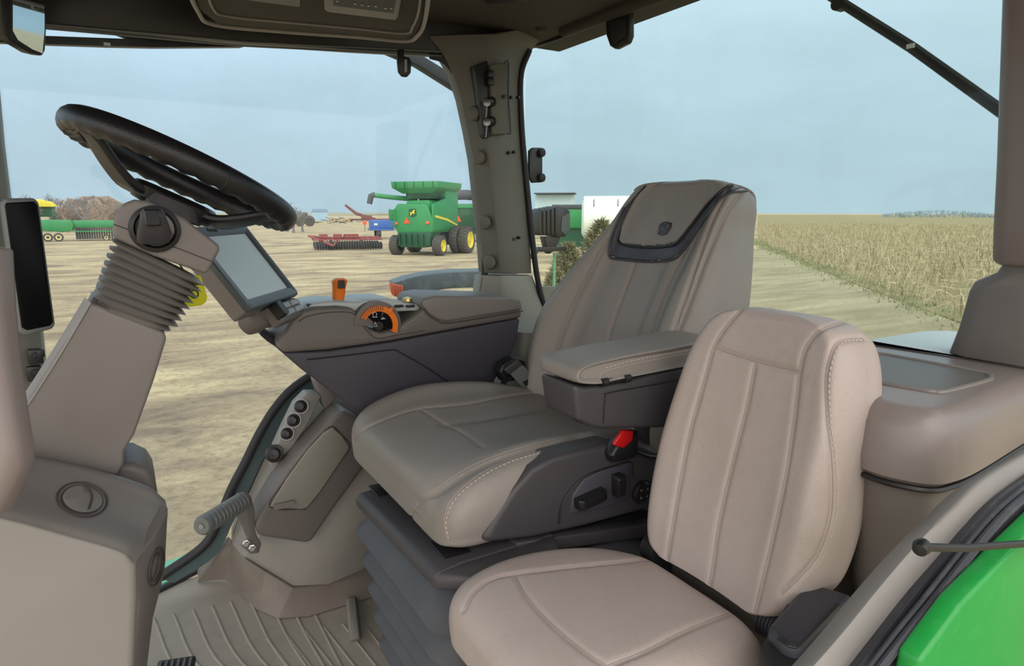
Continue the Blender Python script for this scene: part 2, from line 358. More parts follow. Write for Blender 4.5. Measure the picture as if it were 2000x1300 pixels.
# ---- rear right pillar (between right window and rear window)
R = [((838, 70), (960, 66), (1110, 40)), ((860, 100), (957, 95), (1052, 80)), ((884, 140), (953, 140), (1024, 120)), ((900, 190), (954, 190), (1018, 165)), ((914, 255), (958, 255), (1018, 240)),
     ((924, 310), (963, 310), (1022, 310)), ((934, 400), (972, 400), (1030, 400)), ((942, 480), (980, 480), (1036, 480)), ((946, 533), (985, 534), (1038, 534))]
rows = []
for l, m_, r in R:
    a = P(*l, y=YR-.01); b = P(*m_, y=YR-.075); c = P(*r, y=YR+.01)
    rows.append([a, a.lerp(b, .55)-Y*.004, b+Vector((-.012, .004, 0)), b+Vector((.012, .004, 0)), b.lerp(c, .5)-Y*.004, c, c+Vector((.01, .05, 0)), a+Vector((.01, .06, 0))])
pil = E('trim_14', 'grey-green moulded pillar between the right window and the rear window', 'pillar', P(960, 700, y=YR-.04))
pil['kind'] = 'structure'; del pil['category']
ob('upper_cover', loft(rows), M['pillar_shade'], pil, bevel=.003)
rows = []
for l, m_, r in (((938, 538), (985, 538), (1040, 538)), ((934, 575), (986, 575), (1052, 570)), ((926, 620), (988, 620), (1075, 612)), ((920, 700), (990, 700), (1110, 700)), ((915, 800), (995, 800), (1130, 800))):
    a = P(*l, y=YR-.012); b = P(*m_, y=YR-.085); c = P(*r, y=YR+.01)
    rows.append([a, a.lerp(b, .55)-Y*.004, b+Vector((-.012, .004, 0)), b+Vector((.012, .004, 0)), b.lerp(c, .5)-Y*.004, c, c+Vector((.01, .05, 0)), a+Vector((.01, .06, 0))])
ob('lower_cover', loft(rows), M['sage'], pil, bevel=.003)
ob('cover_seam', tube(crm(PP([(942, 542), (930, 600), (900, 660), (880, 700)], y=YR-.03), 20), .0012, 6), M['seamd'], pil)
def disc(px, py, y, rx, ry, h, name, m, par, nrm=(-.35, -1, 0)):
    c = P(px, py, y=y); a, b, n = frame(nrm)
    k = c.dot(fwd)/F_PX if False else (c-CAMP).dot(fwd)/F_PX
    rows = []
    for s, hh in ((1, -.01), (1, h*.5), (.85, h*.9), (.5, h*1.05), (.05, h*1.08)):
        rows.append([c+a*(rx*k*s*math.cos(t))+Z*(ry*k*s*math.sin(t))+n*hh for t in [2*math.pi*i/20 for i in range(20)]])
    return ob(name, loft(rows), m, par)
for px, py in ((927, 222), (936, 307), (947, 434), (957, 512)):
    disc(px, py, YR-.045, 12, 14, .014, 'plug_button', M['pillar_shade'], pil, nrm=(-.7, -.7, 0))
for px, py in ((1000, 190), (1014, 190), (995, 298), (1006, 297), (1004, 467), (1016, 464)):
    disc(px, py, YR-.047, 3.2, 3, .001, 'screw_hole', M['black'], pil, nrm=(.5, -.85, 0))
# switch panel recess on pillar
yp = YR-.083
ob('recess_panel', prism(PP([(926, 128), (952, 118), (962, 180), (972, 262), (950, 270), (944, 262), (934, 180)], y=yp+.004), (0, .03, 0)), M['black'], pil, bevel=.002, label='dark recessed switch panel')
dr = PP([(958, 126), (985, 122), (993, 124), (993, 190), (997, 255), (992, 262), (962, 262)], y=yp-.008)
ob('access_door', prism(dr, (0, .03, 0)), M['pillar_shade'], pil, bevel=.003)
ob('door_gap', tube([p-Y*.001 for p in crm(dr[1:6], 24)], .0016, 6), M['black'], pil)
ob('lock', lathe([(.006, 0), (.006, .006), (.0001, .007)], P(984, 189, y=yp-.009), (0, -1, 0), 14), M['black'], pil)
for py in (145, 160): ob('rocker_switch', box(P(957, py, y=yp-.004), (.02, .02, .021), None), M['black'], pil, bevel=.003)
for py in (200, 238):
    ob('power_socket', lathe([(.015, 0), (.015, .012), (.011, .014), (.009, .008), (.0001, .007)], P(959, py, y=yp), (-.3, -1, 0), 20), M['black'], pil)
    ob('socket_cap', lathe([(.011, 0), (.011, .004), (.0001, .006)], P(951, py+1, y=yp-.028), (-.6, -1, .1), 18), M['steel'], pil)
    ob('cap_tether', tube(PP([(951, py+8), (950, py+20), (949, py+30)], y=yp-.02), .0015, 6), M['steel'], pil)
rr_ = E('roof_rail', 'dark slate roof rail outside the top rear corner of the right window', 'rail', P(850, 135, y=2.35))
ob('rail_bar', [loft([rrect(P(700, 70, y=2.3), Y, Z, .02, .022, .008), rrect(P(810, 116, y=2.3), Y, Z, .02, .024, .008), rrect(P(900, 172, y=2.3), Y, Z, .02, .026, .008), rrect(P(960, 210, y=2.3), Y, Z, .02, .026, .008)]), tube([P(960, 210, y=2.3), P(960, 230, y=YR+.04)], .02, 8)], M['dark'], rr_)
# ---- rear window
rg = [Vector((XR+.012, YR+.18, .70)), Vector((XR+.012, .33, .70)), Vector((XR+.012, .33, ZC-.0)), Vector((XR+.012, YR+.18, ZC-.0))]
w2 = struct('window_2', prism(rg, (.005, 0, 0)), M['glass2'], label='dusty rear window pane', smooth=False)
sc_ = [(1034, 98), (1017, 150), (1019, 250), (1028, 350), (1040, 470), (1050, 545), (1064, 600), (1090, 660)]
ob('window_seal', tube(crm([P(a, b, y=YR+.0) for a, b in sc_], 40), .010, 8, up=Y), M['rubber'], w2)
# roof rail above rear window
tr = [P(1045, 82, x=XR-.01), P(1310, -14, x=XR-.01), P(1420, -60, x=XR-.01)]
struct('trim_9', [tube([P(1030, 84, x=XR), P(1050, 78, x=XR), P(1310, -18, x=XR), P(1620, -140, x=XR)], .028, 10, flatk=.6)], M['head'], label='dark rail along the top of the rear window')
struct('trim_10', tube([P(1036, 92, x=XR-.015), P(1056, 88, x=XR-.015), P(1312, -6, x=XR-.015)], .006, 8), M['black'], label='black seal along the rear window header')
rc = E('roller_blind', 'dark folded roller blind housing at the ceiling corner above the rear window', 'blind', P(1180, 40, x=XR-.06))
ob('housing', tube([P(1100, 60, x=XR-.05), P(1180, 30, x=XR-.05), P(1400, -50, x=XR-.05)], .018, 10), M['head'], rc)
# rear wall below window
struct('wall_back', box((XR+.03, 1.15, .33), (.04, 1.55, .70)), M['charcoal'], label='dark cab wall behind the seats')
# ceiling air vent louvre
struct('trim_11', prism(PP([(945, -4), (1040, -14), (1030, 3), (950, 8)], z=ZC-.005), (0, 0, .01)), M['black'], label='small dark louvre in the headliner')
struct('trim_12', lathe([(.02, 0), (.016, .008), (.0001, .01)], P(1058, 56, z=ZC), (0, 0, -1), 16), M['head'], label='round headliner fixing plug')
# overhead console
oc = E('overhead_console', 'dark taupe overhead console above the right window with a small black display', 'console', P(600, 20, z=ZC))
og = PP([(345, -80), (385, 20), (420, 48), (560, 62), (700, 72), (790, 80), (815, 70), (830, 40), (845, -80)], z=ZC-.125)
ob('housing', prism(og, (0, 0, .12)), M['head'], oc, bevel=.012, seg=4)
ob('edge_highlight', tube(crm(og, 60), .005, 6), M['taupe_l'], oc)  # pale bead painting in the highlight along the console's bottom edge
og = PP([(395, -60), (415, 15), (450, 32), (580, 45), (700, 56), (790, 65), (806, 52), (818, 20), (826, -60)], z=ZC-.126)
ob('rim', tube(crm(og, 60), .003, 6), M['taupe'], oc)
ob('storage_opening', prism(PP([(470, -40), (480, 0), (585, 14), (590, -40)], z=ZC-.1265), (0, 0, .01)), M['black'], oc)
og = PP([(630, -40), (634, 20), (640, 24), (772, 40), (778, 34), (792, -40)], z=ZC-.134)
dsp = ob('display_frame', prism(og, (0, 0, .012)), M['taupe_d'], oc, bevel=.003)
ob('display_screen', prism(PP([(650, -40), (651, 11), (768, 26), (782, -40)], z=ZC-.1355), (0, 0, .004)), M['dscreen'], oc)
for a, b in ((659, 3), (693, 8), (707, 10), (720, 12), (734, 13), (753, 17), (764, 17)):
    ob('display_icon', box(P(a, b, z=ZC-.1365), (.004, .003, .001)), M['white'], oc)
# ---- rear left pillar on the right of the frame
lp = E('trim_15', 'rosy taupe pillar with a padded upper cover beside the rear window', 'pillar', P(1960, 700, x=XR-.02))
lp['kind'] = 'structure'; del lp['category']
rows = []
for l, yy in ((1960, -160), (1957, 0), (1952, 150), (1946, 320), (1940, 440), (1938, 505), (1944, 516)):
    a = P(l, yy, x=XR-.03); rows.append([a+Vector((0, 0, 0)), a+Vector((-.02, -.03, 0)), a+Vector((-.03, -.22, 0)), a+Vector((.06, -.26, 0)), a+Vector((.06, .02, 0))])
ob('upper_cover', loft(rows), M['pink'], lp, bevel=.006)
rows = []
for l, yy in ((1958, 500), (1955, 520), (1946, 532), (1902, 550), (1892, 570), (1872, 640), (1852, 690)):
    a = P(l, yy, x=XR-.015); rows.append([a, a+Vector((-.015, -.03, 0)), a+Vector((-.02, -.22, 0)), a+Vector((.07, -.26, 0)), a+Vector((.07, .01, 0))])
ob('lower_cover', loft(rows), M['taupe'], lp, bevel=.004)
# near left front pillar (blurred, far left)
np_ = []
for l, r, yy in ((-60, -2, 480), (-60, 4, 600), (-60, 14, 700), (-60, 28, 800), (-60, 40, 870), (-60, 42, 905), (-60, 30, 940), (-60, -6, 1010)):
    a = P(l, yy, d=.62); b = P(r, yy, d=.62); n = (b-a).normalized(); w = fwd
    np_.append([a-w*.01, b-w*.01-n*.008, b, b+w*.02, a+w*.03])
struct('trim_13', loft(np_), M['pink'], label='rosy plastic of the near front door pillar', bevel=.004)
# =============== front console, steering column and wheel ===============
fc = E('front_console', 'taupe lower dash console with round air vents at the left of the cab', 'dashboard', (-.1, 1.0, 0))
def q3(px, py, y): return P(px, py, y=y)
# top block: near edge -> far edge, rounded
yn, yf = .93, 1.32
T = dict(n=[(-260, 920), (0, 1005), (130, 1040), (225, 1068), (256, 1080)], )
near = [P(-320, 930, y=yn), P(0, 1006, y=yn), P(240, 1070, y=yn), P(262, 1086, y=yn+.02)]
zt = P(160, 975, y=1.02).z
# console body: extruded box in x,z, lying between yn and yf
a = P(262, 1080, y=yn); b = P(328, 985, y=1.02)
xr = P(300, 1030, y=.98).x
body = [P(-400, 905, y=yn), P(0, 1005, y=yn), P(215, 1064, y=yn), P(250, 1076, y=yn), P(266, 1098, y=yn), P(268, 1160, y=yn), P(262, 1300, y=yn), P(255, 1500, y=yn), P(-400, 1500, y=yn)]
ob('lower_panel', prism(body, (0, .03, 0)), M['taupe_l'], fc, bevel=.01, seg=3)
# side cheek facing rearwards: from near edge to far corner
c1 = [P(262, 1088, y=yn+.01), P(300, 1050, y=.97), P(327, 1002, y=1.02), P(328, 985, y=1.04)]
c2 = [P(272, 1180, y=yn+.01), P(300, 1160, y=.97), P(318, 1130, y=1.02), P(322, 1110, y=1.04)]
c3 = [P(262, 1300, y=yn+.01), P(280, 1300, y=.97), P(292, 1230, y=1.02), P(300, 1200, y=1.04)]
c4 = [P(258, 1420, y=yn+.01), P(272, 1420, y=.97), P(275, 1380, y=1.02), P(280, 1360, y=1.04)]
rows = [[p for p in r]+[r[-1]-X*.25, r[0]-X*.25+Y*.02] for r in (c1, c2, c3, c4)]
ob('side_cheek', loft(rows), M['taupe_d'], fc, bevel=.004)
# top cap
t1 = [(-400, 902), (0, 1003), (120, 1036), (235, 1066), (262, 1082)]
top = []
def trow(pxs, y, dz=0): return [P(a, b, y=y)+Z*dz for a, b in pxs]
r0 = trow([(-400, 935), (0, 1010), (130, 1044), (235, 1075), (264, 1100)], yn-.004)
r1 = trow([(-400, 880), (0, 985), (130, 1018), (240, 1052), (275, 1083)], yn+.012)
r2 = trow([(-400, 840), (20, 945), (160, 985), (270, 1025), (306, 1052)], yn+.06)
r3 = trow([(-400, 805), (40, 905), (180, 940), (290, 980), (327, 1010)], yn+.105)
r4 = trow([(-400, 795), (50, 888), (190, 918), (285, 948), (322, 975)], yn+.135)
r5 = trow([(-400, 800), (60, 890), (200, 925), (285, 960), (318, 990)], yn+.20)
rr = [crm(r, 40) for r in (r0, r1, r2, r3, r4, r5)]
rg_ = [crm([rr[j][i] for j in range(6)], 30) for i in range(40)]
tg = loft([[rg_[i][j] for i in range(40)] for j in range(30)], False)
ob('top_cover', tg, M['taupe'], fc)
tb = bvh(tg)
def ringpx(cx, cy, rx, ry, ang, n=40):
    A = math.radians(ang); return [(cx+rx*math.cos(t)*math.cos(A)-ry*math.sin(t)*math.sin(A), cy+rx*math.cos(t)*math.sin(A)+ry*math.sin(t)*math.cos(A)) for t in [2*math.pi*i/n for i in range(n)]]
for rx, ry, rad in ((49, 33, .0016), (40, 27, .0014)):
    L = cast(tb, ringpx(160, 976, rx, ry, 8), off=.0006, smooth=False)
    vt = ob('air_vent', tube(L, rad, 6, closed=True), M['seamd'], fc, label='round air vent outline in the console top')
L = cast(tb, ringpx(160, 976, 39, 26, 8), off=.002, smooth=False)
c = sum(L, Vector())/len(L)
vd_ = ob('air_vent', loft([L, [c+(p-c)*.9+Z*.002 for p in L], [c+(p-c)*.05+Z*.0028 for p in L]]), M['taupe'], fc, label='round rotating air vent disc')
ob('vent_slot', tube(cast(tb, [(165, 950), (176, 972), (170, 1000)], 14, off=.0055), .0012, 6), M['seamd'], fc)
ct = bvh(loft(rows))
for s in (1, .75):
    L = cast(ct, ringpx(305, 1106, 13*s, 38*s, 12), off=.001, smooth=False)
    if len(L) > 8: ob('air_vent', tube(L, .0013, 6, closed=True), M['seamd'], fc, label='round air vent outline on the rear-facing cheek')
L = cast(ct, [(312, 1080), (306, 1110), (297, 1135)], 14, off=.001)
if len(L) > 3: ob('vent_slot', tube(L, .0012, 6), M['seamd'], fc)
# rounded hump behind the column base
rows = []
hp_ = [(225, 905), (262, 905), (290, 918), (303, 938), (308, 965), (306, 990), (200, 990)]
ob('hump_cover', prism(PP(hp_, y=1.12), (0, .12, 0)), M['taupe_d'], fc, bevel=.012, seg=4)
# ---- steering column
sc = E('steering_column', 'taupe steering column with a ribbed bellows collar under the wheel', 'steering column', (-.1, 1.15, .65))
sh = [(168, 600), (172, 588), (320, 648), (326, 660), (300, 745), (262, 850), (243, 880), (242, 905), (228, 930), (120, 905), (30, 890), (30, 815), (60, 770)]
g = PP(sh, y=1.1); ob('lower_shroud', prism(g, (0, .16, 0)), M['taupe'], sc, bevel=.007, seg=3)
# pale chamfered front edge of shroud
e1 = PP([(150, 575), (178, 590), (110, 690), (62, 775), (36, 812), (36, 830)], y=1.095); e2 = PP([(128, 590), (150, 577), (95, 660), (50, 740), (20, 790), (10, 830)], y=1.13)
ed = [PP([(178, 592), (120, 690), (66, 775), (38, 815), (20, 840)], y=1.098), PP([(166, 580), (106, 680), (56, 762), (30, 795), (10, 815)], y=1.112), PP([(160, 590), (98, 690), (46, 770), (20, 800), (0, 820)], y=1.16)]
ob('edge_moulding', loft([crm(r, 24) for r in ed], False), M['taupe_l'], sc)
# bellows: 9 sharp folds between two px edges
rows = []
nf = 9
for k in range(nf*2+1):
    t = k/(nf*2)
    lx = 226+(-46)*t; ly = 462+(132)*t; rx_ = 394-(66)*t; ry_ = 545+98*t
    if k % 2 == 0: s = .84
    else: s = 1.06 if k < nf*2-1 else .98
    cx = (lx+rx_)/2; cy = (ly+ry_)/2
    p0 = P(cx+(lx-cx)*s, cy+(ly-cy)*s, y=1.17); p1 = P(cx+(rx_-cx)*s, cy+(ry_-cy)*s, y=1.17)
    u = (p1-p0); rows.append(rrect((p0+p1)/2, u, Y, u.length/2, .075*s, .03, 6))
ob('bellows', loft(rows), M['taupe_l'], sc, smooth=False)
# upper housing
hs = [(218, 462), (222, 430), (238, 398), (262, 389), (290, 392), (360, 425), (427, 478), (431, 486), (406, 534), (398, 534), (300, 500)]
g = PP(hs, y=1.09); ob('upper_housing', prism(g, (0, .16, 0)), M['taupe'], sc, bevel=.009, seg=4)
ob('housing_seam', tube(PP([(222, 438), (262, 452), (340, 482), (418, 512)], y=1.0895), .0008, 6), M['seamd'], sc)
# stalk socket and turned stalk
cc = P(303, 447, y=1.088)
ob('stalk_boot', lathe([(.034, -.01), (.034, .003), (.028, .005), (.025, -.001), (.0001, -.001)], cc, (0.05, -1, .02), 32), M['black'], sc)
st_ = [P(300, 470, y=1.08), P(301, 445, y=1.06), P(299, 425, y=1.05), P(298, 408, y=1.047)]
g = loft([rrect(p, (1, 0, .0), (0, 1, .3), w, w*.7, w*.6, 6) for p, w in zip(crm(st_, 8), (.021, .022, .021, .019, .0175, .016, .015, .011))])
sk = ob('stalk', g, M['charcoal'], sc, bevel=0)
ob('stalk_button', loft([rrect(P(298, 425, y=1.034), (1, 0, 0), (0, .3, 1), .010, .012, .003), rrect(P(298, 425, y=1.029), (1, 0, 0), (0, .3, 1), .008, .010, .003)]), M['black'], sk)
ob('column_neck', loft([rrect(P(335, 420, y=1.18), (.88, 0, -.42), Y, .042, .05, .02), rrect(P(338, 392, y=1.18), (.88, 0, -.42), Y, .036, .045, .02)]), M['charcoal'], sc)
# ---- steering wheel
D = Vector((.335, 0, -.165)).normalized(); Ev = (Y+Vector((.02, 0, -.045))).normalized(); Nn = D.cross(Ev).normalized()
if Nn.z < 0: Nn = -Nn
Cw = Vector((.102, 1.20, 1.111)); Rw = .168
sw = E('steering_wheel', 'black leather steering wheel tilted over the column', 'steering wheel', Cw)
rim = [];
n = 120
for i in range(n):
    t = 2*math.pi*i/n; c = Cw+D*Rw*math.cos(t)+Ev*Rw*math.sin(t); rad = D*math.cos(t)+Ev*math.sin(t)
    bump = 1+.10*math.sin(t*34)
    ring = []
    for k in range(14):
        s = 2*math.pi*k/14; q = .0175 if math.sin(s) > 0 else .0175*(1+(bump-1)*abs(math.sin(s)))
        ring.append(c+rad*math.cos(s)*.0165+Nn*math.sin(s)*q*1.08)
    rim.append(ring)
rim.append(rim[0]); ob('rim', loft(rim, True, False), M['wheel'], sw)
tt = -math.radians(75)
c = Cw+D*Rw*math.cos(tt)+Ev*Rw*math.sin(tt); rad = D*math.cos(tt)+Ev*math.sin(tt)
ob('rim_seam', tube([c+rad*math.cos(s)*.0162+Nn*math.sin(s)*.018 for s in [2*math.pi*k/24 for k in range(24)]], .0008, 6, closed=True), M['black'], sw)
H0 = Cw-Nn*.052
hubr = [rrect(H0+Nn*h, D, Ev, a_, b_, min(a_, b_)*.6, 6) for h, a_, b_ in ((-.018, .03, .03), (-.012, .06, .055), (.004, .068, .06), (.012, .06, .052), (.014, .03, .03))]
ob('hub', loft(hubr), M['wheel'], sw)
for ang in (180+28, 180-28, 28, -28):
    A = math.radians(ang); rad = D*math.cos(A)+Ev*math.sin(A); tan = -D*math.sin(A)+Ev*math.cos(A)
    pts = [H0+rad*.045-Nn*.002, H0+rad*.08-Nn*.0, H0+rad*.115+Nn*.018, H0+rad*.145+Nn*.038, Cw+rad*(Rw-.004)-Nn*.006]
    pts = crm(pts, 16); ws = [.030-.012*i/15 for i in range(16)]
    g = loft([rrect(p, tan, Nn, w, .007, .005, 4) for p, w in zip(pts, ws)])
    ob('spoke', g, M['wheel'], sw)
    pass
# perforated trim seen on far rim
# ---- corner post display
cd = E('corner_display', 'tall narrow dark display in a grey frame on the right front pillar', 'display', P(58, 650, y=1.74))
fr_ = [(4, 398), (12, 387), (66, 386), (76, 394), (108, 632), (104, 642), (52, 656), (38, 650)]
g = PP(fr_, y=1.72); ob('frame', prism(g, (-.012, .05, 0)), M['grey'], cd, bevel=.006, seg=3)
ob('screen', prism(PP([(11, 396), (66, 393), (73, 400), (103, 628), (98, 636), (53, 645), (42, 640), (9, 402)], y=1.7175), (0, .008, 0)), M['dscreen'], cd, bevel=.002)
# key switches under the display
for k, (px, py) in enumerate(((70, 695), (68, 728))):
    s_ = E('pillar_socket', ['black power socket with a plug cap on the pillar under the tall display', 'lower black socket on the front pillar, partly behind the column'][k], 'socket', P(px, py, y=1.79))
    ob('plate', box(P(px, py, y=1.80), (.028, .02, .034)), M['black'], s_, bevel=.002)
    ob('barrel', lathe([(.009, 0), (.009, .02), (.0001, .021)], P(px, py, y=1.79), (.2, -1, .1), 14), M['black'], s_)
    if k == 0: ob('cap', box(P(80, 690, y=1.768), (.014, .006, .018)), M['black'], s_, bevel=.002)
# yellow tag hanging from the column
yt = E('yellow_tag', 'yellow plastic tag with handwriting hanging behind the column bellows', 'tag', P(385, 540, y=1.30))
g = PP([(350, 535), (392, 538), (400, 562), (405, 580), (402, 590), (394, 596), (370, 599), (350, 592)], y=1.30)
ob('tag_card', prism(g, (0, .003, 0)), M['yellow'], yt, bevel=.0008)
ob('tag_tie', tube([P(372, 542, y=1.30), P(360, 530, y=1.27), P(350, 515, y=1.22)], .0015, 5), M['black'], yt)
text('tag_lettering', 'OIM', M['ink'], yt, P(380, 562, y=1.2985), (.05, 0, 1), (-1, 0, 0.05), .022)
# rear-view mirror top left
mi = E('interior_mirror', 'black framed rear-view mirror hanging at the top left corner', 'mirror', P(50, 20, d=1.3))
mp_ = [(18, -60), (90, -60), (92, 60), (90, 98), (84, 110), (60, 104), (20, 80), (8, 62), (2, 0)]
mn = Vector((.657, -.743, -.131)).normalized(); mc = P(50, 30, d=1.3)
def onm(px, py, h=0): r = ray(px, py); return CAMP+r*(mn.dot(mc-CAMP)/mn.dot(r))+mn*h
ob('frame', prism([onm(*p) for p in mp_], -mn*.03), M['black'], mi, bevel=.005, seg=3)
ob('side_shell', prism([onm(*p) for p in [(-10, -60), (26, -60), (26, 84), (12, 70), (2, 40)]], -mn*.045), M['black'], mi, bevel=.005, seg=3)
ob('mirror_glass', prism([onm(a_, b_, .0015) for a_, b_ in [(24, -55), (86, -55), (86, 60), (82, 104), (62, 96), (34, 78), (24, 60)]], -mn*.001), M['mirror'], mi)
ob('stem', tube([onm(55, -40, -.02), Vector((onm(55, -40).x, onm(55, -40).y, ZC))], .008, 8), M['black'], mi)
# exterior wiper on the right window
wi = E('window_wiper', 'black parked wiper arm across the top of the right window', 'wiper', P(250, 80, y=YR+.06))
ob('blade', prism(PP([(-60, 66), (95, 70), (470, 84), (480, 88), (470, 91), (300, 92), (210, 90), (95, 86), (-60, 80)], y=YR+.06), (0, .02, 0)), M['black'], wi)
ob('arm', tube(PP([(220, 64), (250, 72), (360, 78), (440, 84)], y=YR+.09), [.004, .008, .008, .004], 8), M['black'], wi)
ob('arm_clip', box(P(209, 86, y=YR+.055), (.014, .004, .006)), M['white'], wi)
# coat hook on right header rail
hk = E('coat_hook', 'small black loop hook hanging from the right header rail', 'hook', P(790, 105, y=YR-.03))
ob('loop', prism(PP([(778, 96), (790, 96), (790, 110), (800, 112), (804, 120), (803, 142), (796, 150), (786, 149), (779, 140), (777, 120)], y=YR-.04), (0, .012, 0)), M['black'], hk, bevel=.003)
ob('slot', prism(PP([(790, 116), (795, 116), (795, 140), (790, 142)], y=YR-.0415), (0, .004, 0)), M['steel'], hk)
# brake pedal
pd = E('foot_pedal', 'black ribbed rubber pedal at the bottom edge beside the front console', 'pedal', P(330, 1300, z=.1))
c0 = P(330, 1290, z=.16); ax = (Vector((.95, -.3, .0)), Vector((.3, .8, .45)), Vector((-.1, -.5, .85)))
ob('pad', box(c0-Vector((.0, .035, .03)), (.07, .10, .018), ax), M['rubber'], pd, bevel=.004)
for k in range(6): ob('rib', box(c0-Vector((.0, .035, .03))+Vector(ax[0]).normalized()*(-.028+k*.0112)+Vector(ax[2]).normalized()*.010, (.004, .09, .006), ax), M['bellow'], pd)
ob('arm', tube([c0-Vector((0, .03, .05)), c0+Vector((-.12, -.05, .0)), c0+Vector((-.25, -.1, .18))], .01, 8), M['black'], pd)
# =============== right side kick panel ===============
kp = E('side_kick_panel', 'taupe side panel with knobs and a lidded bin, right of the floor', 'side panel', P(560, 1130, y=1.7, ) )
yk = 1.70
# main body: front face from the frame curve across, leaning outwards
outer = [(392, 1075), (430, 1062), (462, 1010), (490, 950), (520, 890), (548, 838), (580, 796), (622, 752), (660, 740)]
mid = [(410, 1075), (450, 1060), (500, 1016), (520, 955), (560, 890), (605, 820), (650, 775), (680, 760), (720, 750)]
oo = crm(PP(outer, y=YR-.0), 40); m1 = crm(PP(mid, y=1.76), 40)
in_ = crm(PP([(420, 1080), (505, 1110), (560, 1140), (590, 1140), (640, 1040), (690, 940), (720, 880), (760, 830), (800, 790)], y=1.68), 40)
fb = crm(PP([(420, 1095), (510, 1130), (580, 1165), (700, 1140), (780, 1110), (800, 1010), (820, 930), (830, 880), (850, 820)], y=1.66), 40)
bk = [Vector((p.x+.1, 1.84, p.z)) for p in fb]
K_ = [([(451, 1063), (470, 1000), (492, 950), (520, 890), (548, 838), (580, 796), (622, 752), (660, 740)], YR), ([(455, 1064), (490, 1000), (512, 950), (545, 890), (580, 840), (615, 800), (655, 770), (700, 750)], 1.80),
  ([(478, 1090), (520, 1030), (570, 960), (610, 910), (650, 860), (690, 820), (730, 790), (770, 770)], 1.73), ([(573, 1148), (620, 1080), (665, 1010), (705, 950), (745, 900), (790, 860), (830, 830), (860, 800)], 1.672),
  ([(640, 1144), (690, 1060), (740, 1000), (780, 950), (820, 900), (850, 870), (880, 850), (900, 830)], 1.664), ([(722, 1120), (780, 1040), (830, 980), (860, 940), (900, 900), (930, 870), (960, 850), (980, 830)], 1.70)]
ob('body', loft([crm(PP(a, y=b), 60) for a, b in K_], False), M['kick'], kp)
# crease band (light chamfer)
# plinth at the floor
t_ = [P(a, b, y=c) for a, b, c in ((388, 1130, 1.93), (418, 1092, 1.88), (451, 1062, 1.84), (478, 1088, 1.725), (520, 1116, 1.69), (573, 1147, 1.662), (640, 1142, 1.66), (722, 1118, 1.66), (800, 1095, 1.66))]
b_ = [P(a, b, z=.004) for a, b in ((386, 1137), (415, 1132), (440, 1131), (465, 1153), (501, 1189), (543, 1207), (603, 1203), (725, 1166), (800, 1146))]
m_ = [a.lerp(b, .5) for a, b in zip(t_, b_)]
bk_ = [p+Y*.05 for p in t_]
ob('plinth', loft([crm(r, 50) if 0 else r for r in (bk_, t_, m_, b_)], False), M['plinth'], kp, bevel=.004)
# switch plate
yp = 1.735
pl = PP([(526, 905), (540, 870), (556, 835), (578, 790), (600, 768), (622, 768), (628, 774), (600, 830), (575, 868), (548, 912), (534, 922)], y=yp)
ob('knob_plate', prism(pl, (0, .05, 0)), M['taupe_l'], kp, bevel=.004, seg=3)
ndir = Vector((-.25, -1, .25))
for px, py, r in ((536, 885, .021), (560, 846, .013), (573, 820, .014), (587, 793, .014)):
    c = P(px, py, y=yp-.002)
    kb = ob('knob', lathe([(r*1.15, 0), (r*1.15, .006), (r*.8, .008), (r*.78, .022), (r*.6, .026), (.0001, .027)], c, ndir, 18), M['black'], kp, smooth=False)
    if r < .02: ob('bezel', tube([c+frame(ndir)[0]*r*1.4*math.cos(t)+frame(ndir)[1]*r*1.4*math.sin(t)+ndir*.002 for t in [2*math.pi*i/20 for i in range(20)]], .0015, 6, closed=True), M['steel'], kb)
# lidded bin
yb = 1.655
binp = [(506, 1048), (498, 1030), (511, 998), (560, 915), (620, 850), (652, 812), (672, 800), (700, 815), (735, 880), (712, 912), (655, 990), (610, 1056), (601, 1062)]
ob('bin_body', prism(PP(binp, y=yb), (0, .1, 0)), M['taupe_d'], kp, bevel=.012, seg=4)
lid = [(527, 990), (560, 935), (600, 880), (632, 845), (650, 834), (668, 850), (684, 874), (660, 910), (625, 962), (600, 992), (590, 995)]
ld = ob('bin_lid', prism(PP(lid, y=yb-.006), (0, .03, 0)), M['sage'], kp, bevel=.004, seg=3)
ob('lid_gap', tube(crm([p+Y*.005 for p in PP(lid, y=yb-.006)], 60, True), .0018, 6, closed=True), M['seamd'], ld)
hd = P(555, 986, y=yb-.012)
ob('lid_catch', loft([rrect(hd+Y*.012, X, Z, .028, .008, .004), rrect(hd-Y*.004, X, Z, .026, .007, .004)]), M['taupe'], ld)
# upper bracket by the frame, coming down from the console
ob('hinge_bracket', prism(PP([(614, 742), (628, 735), (650, 745), (664, 770), (636, 800), (622, 768)], y=1.74), (0, .05, 0)), M['taupe'], kp, bevel=.004)
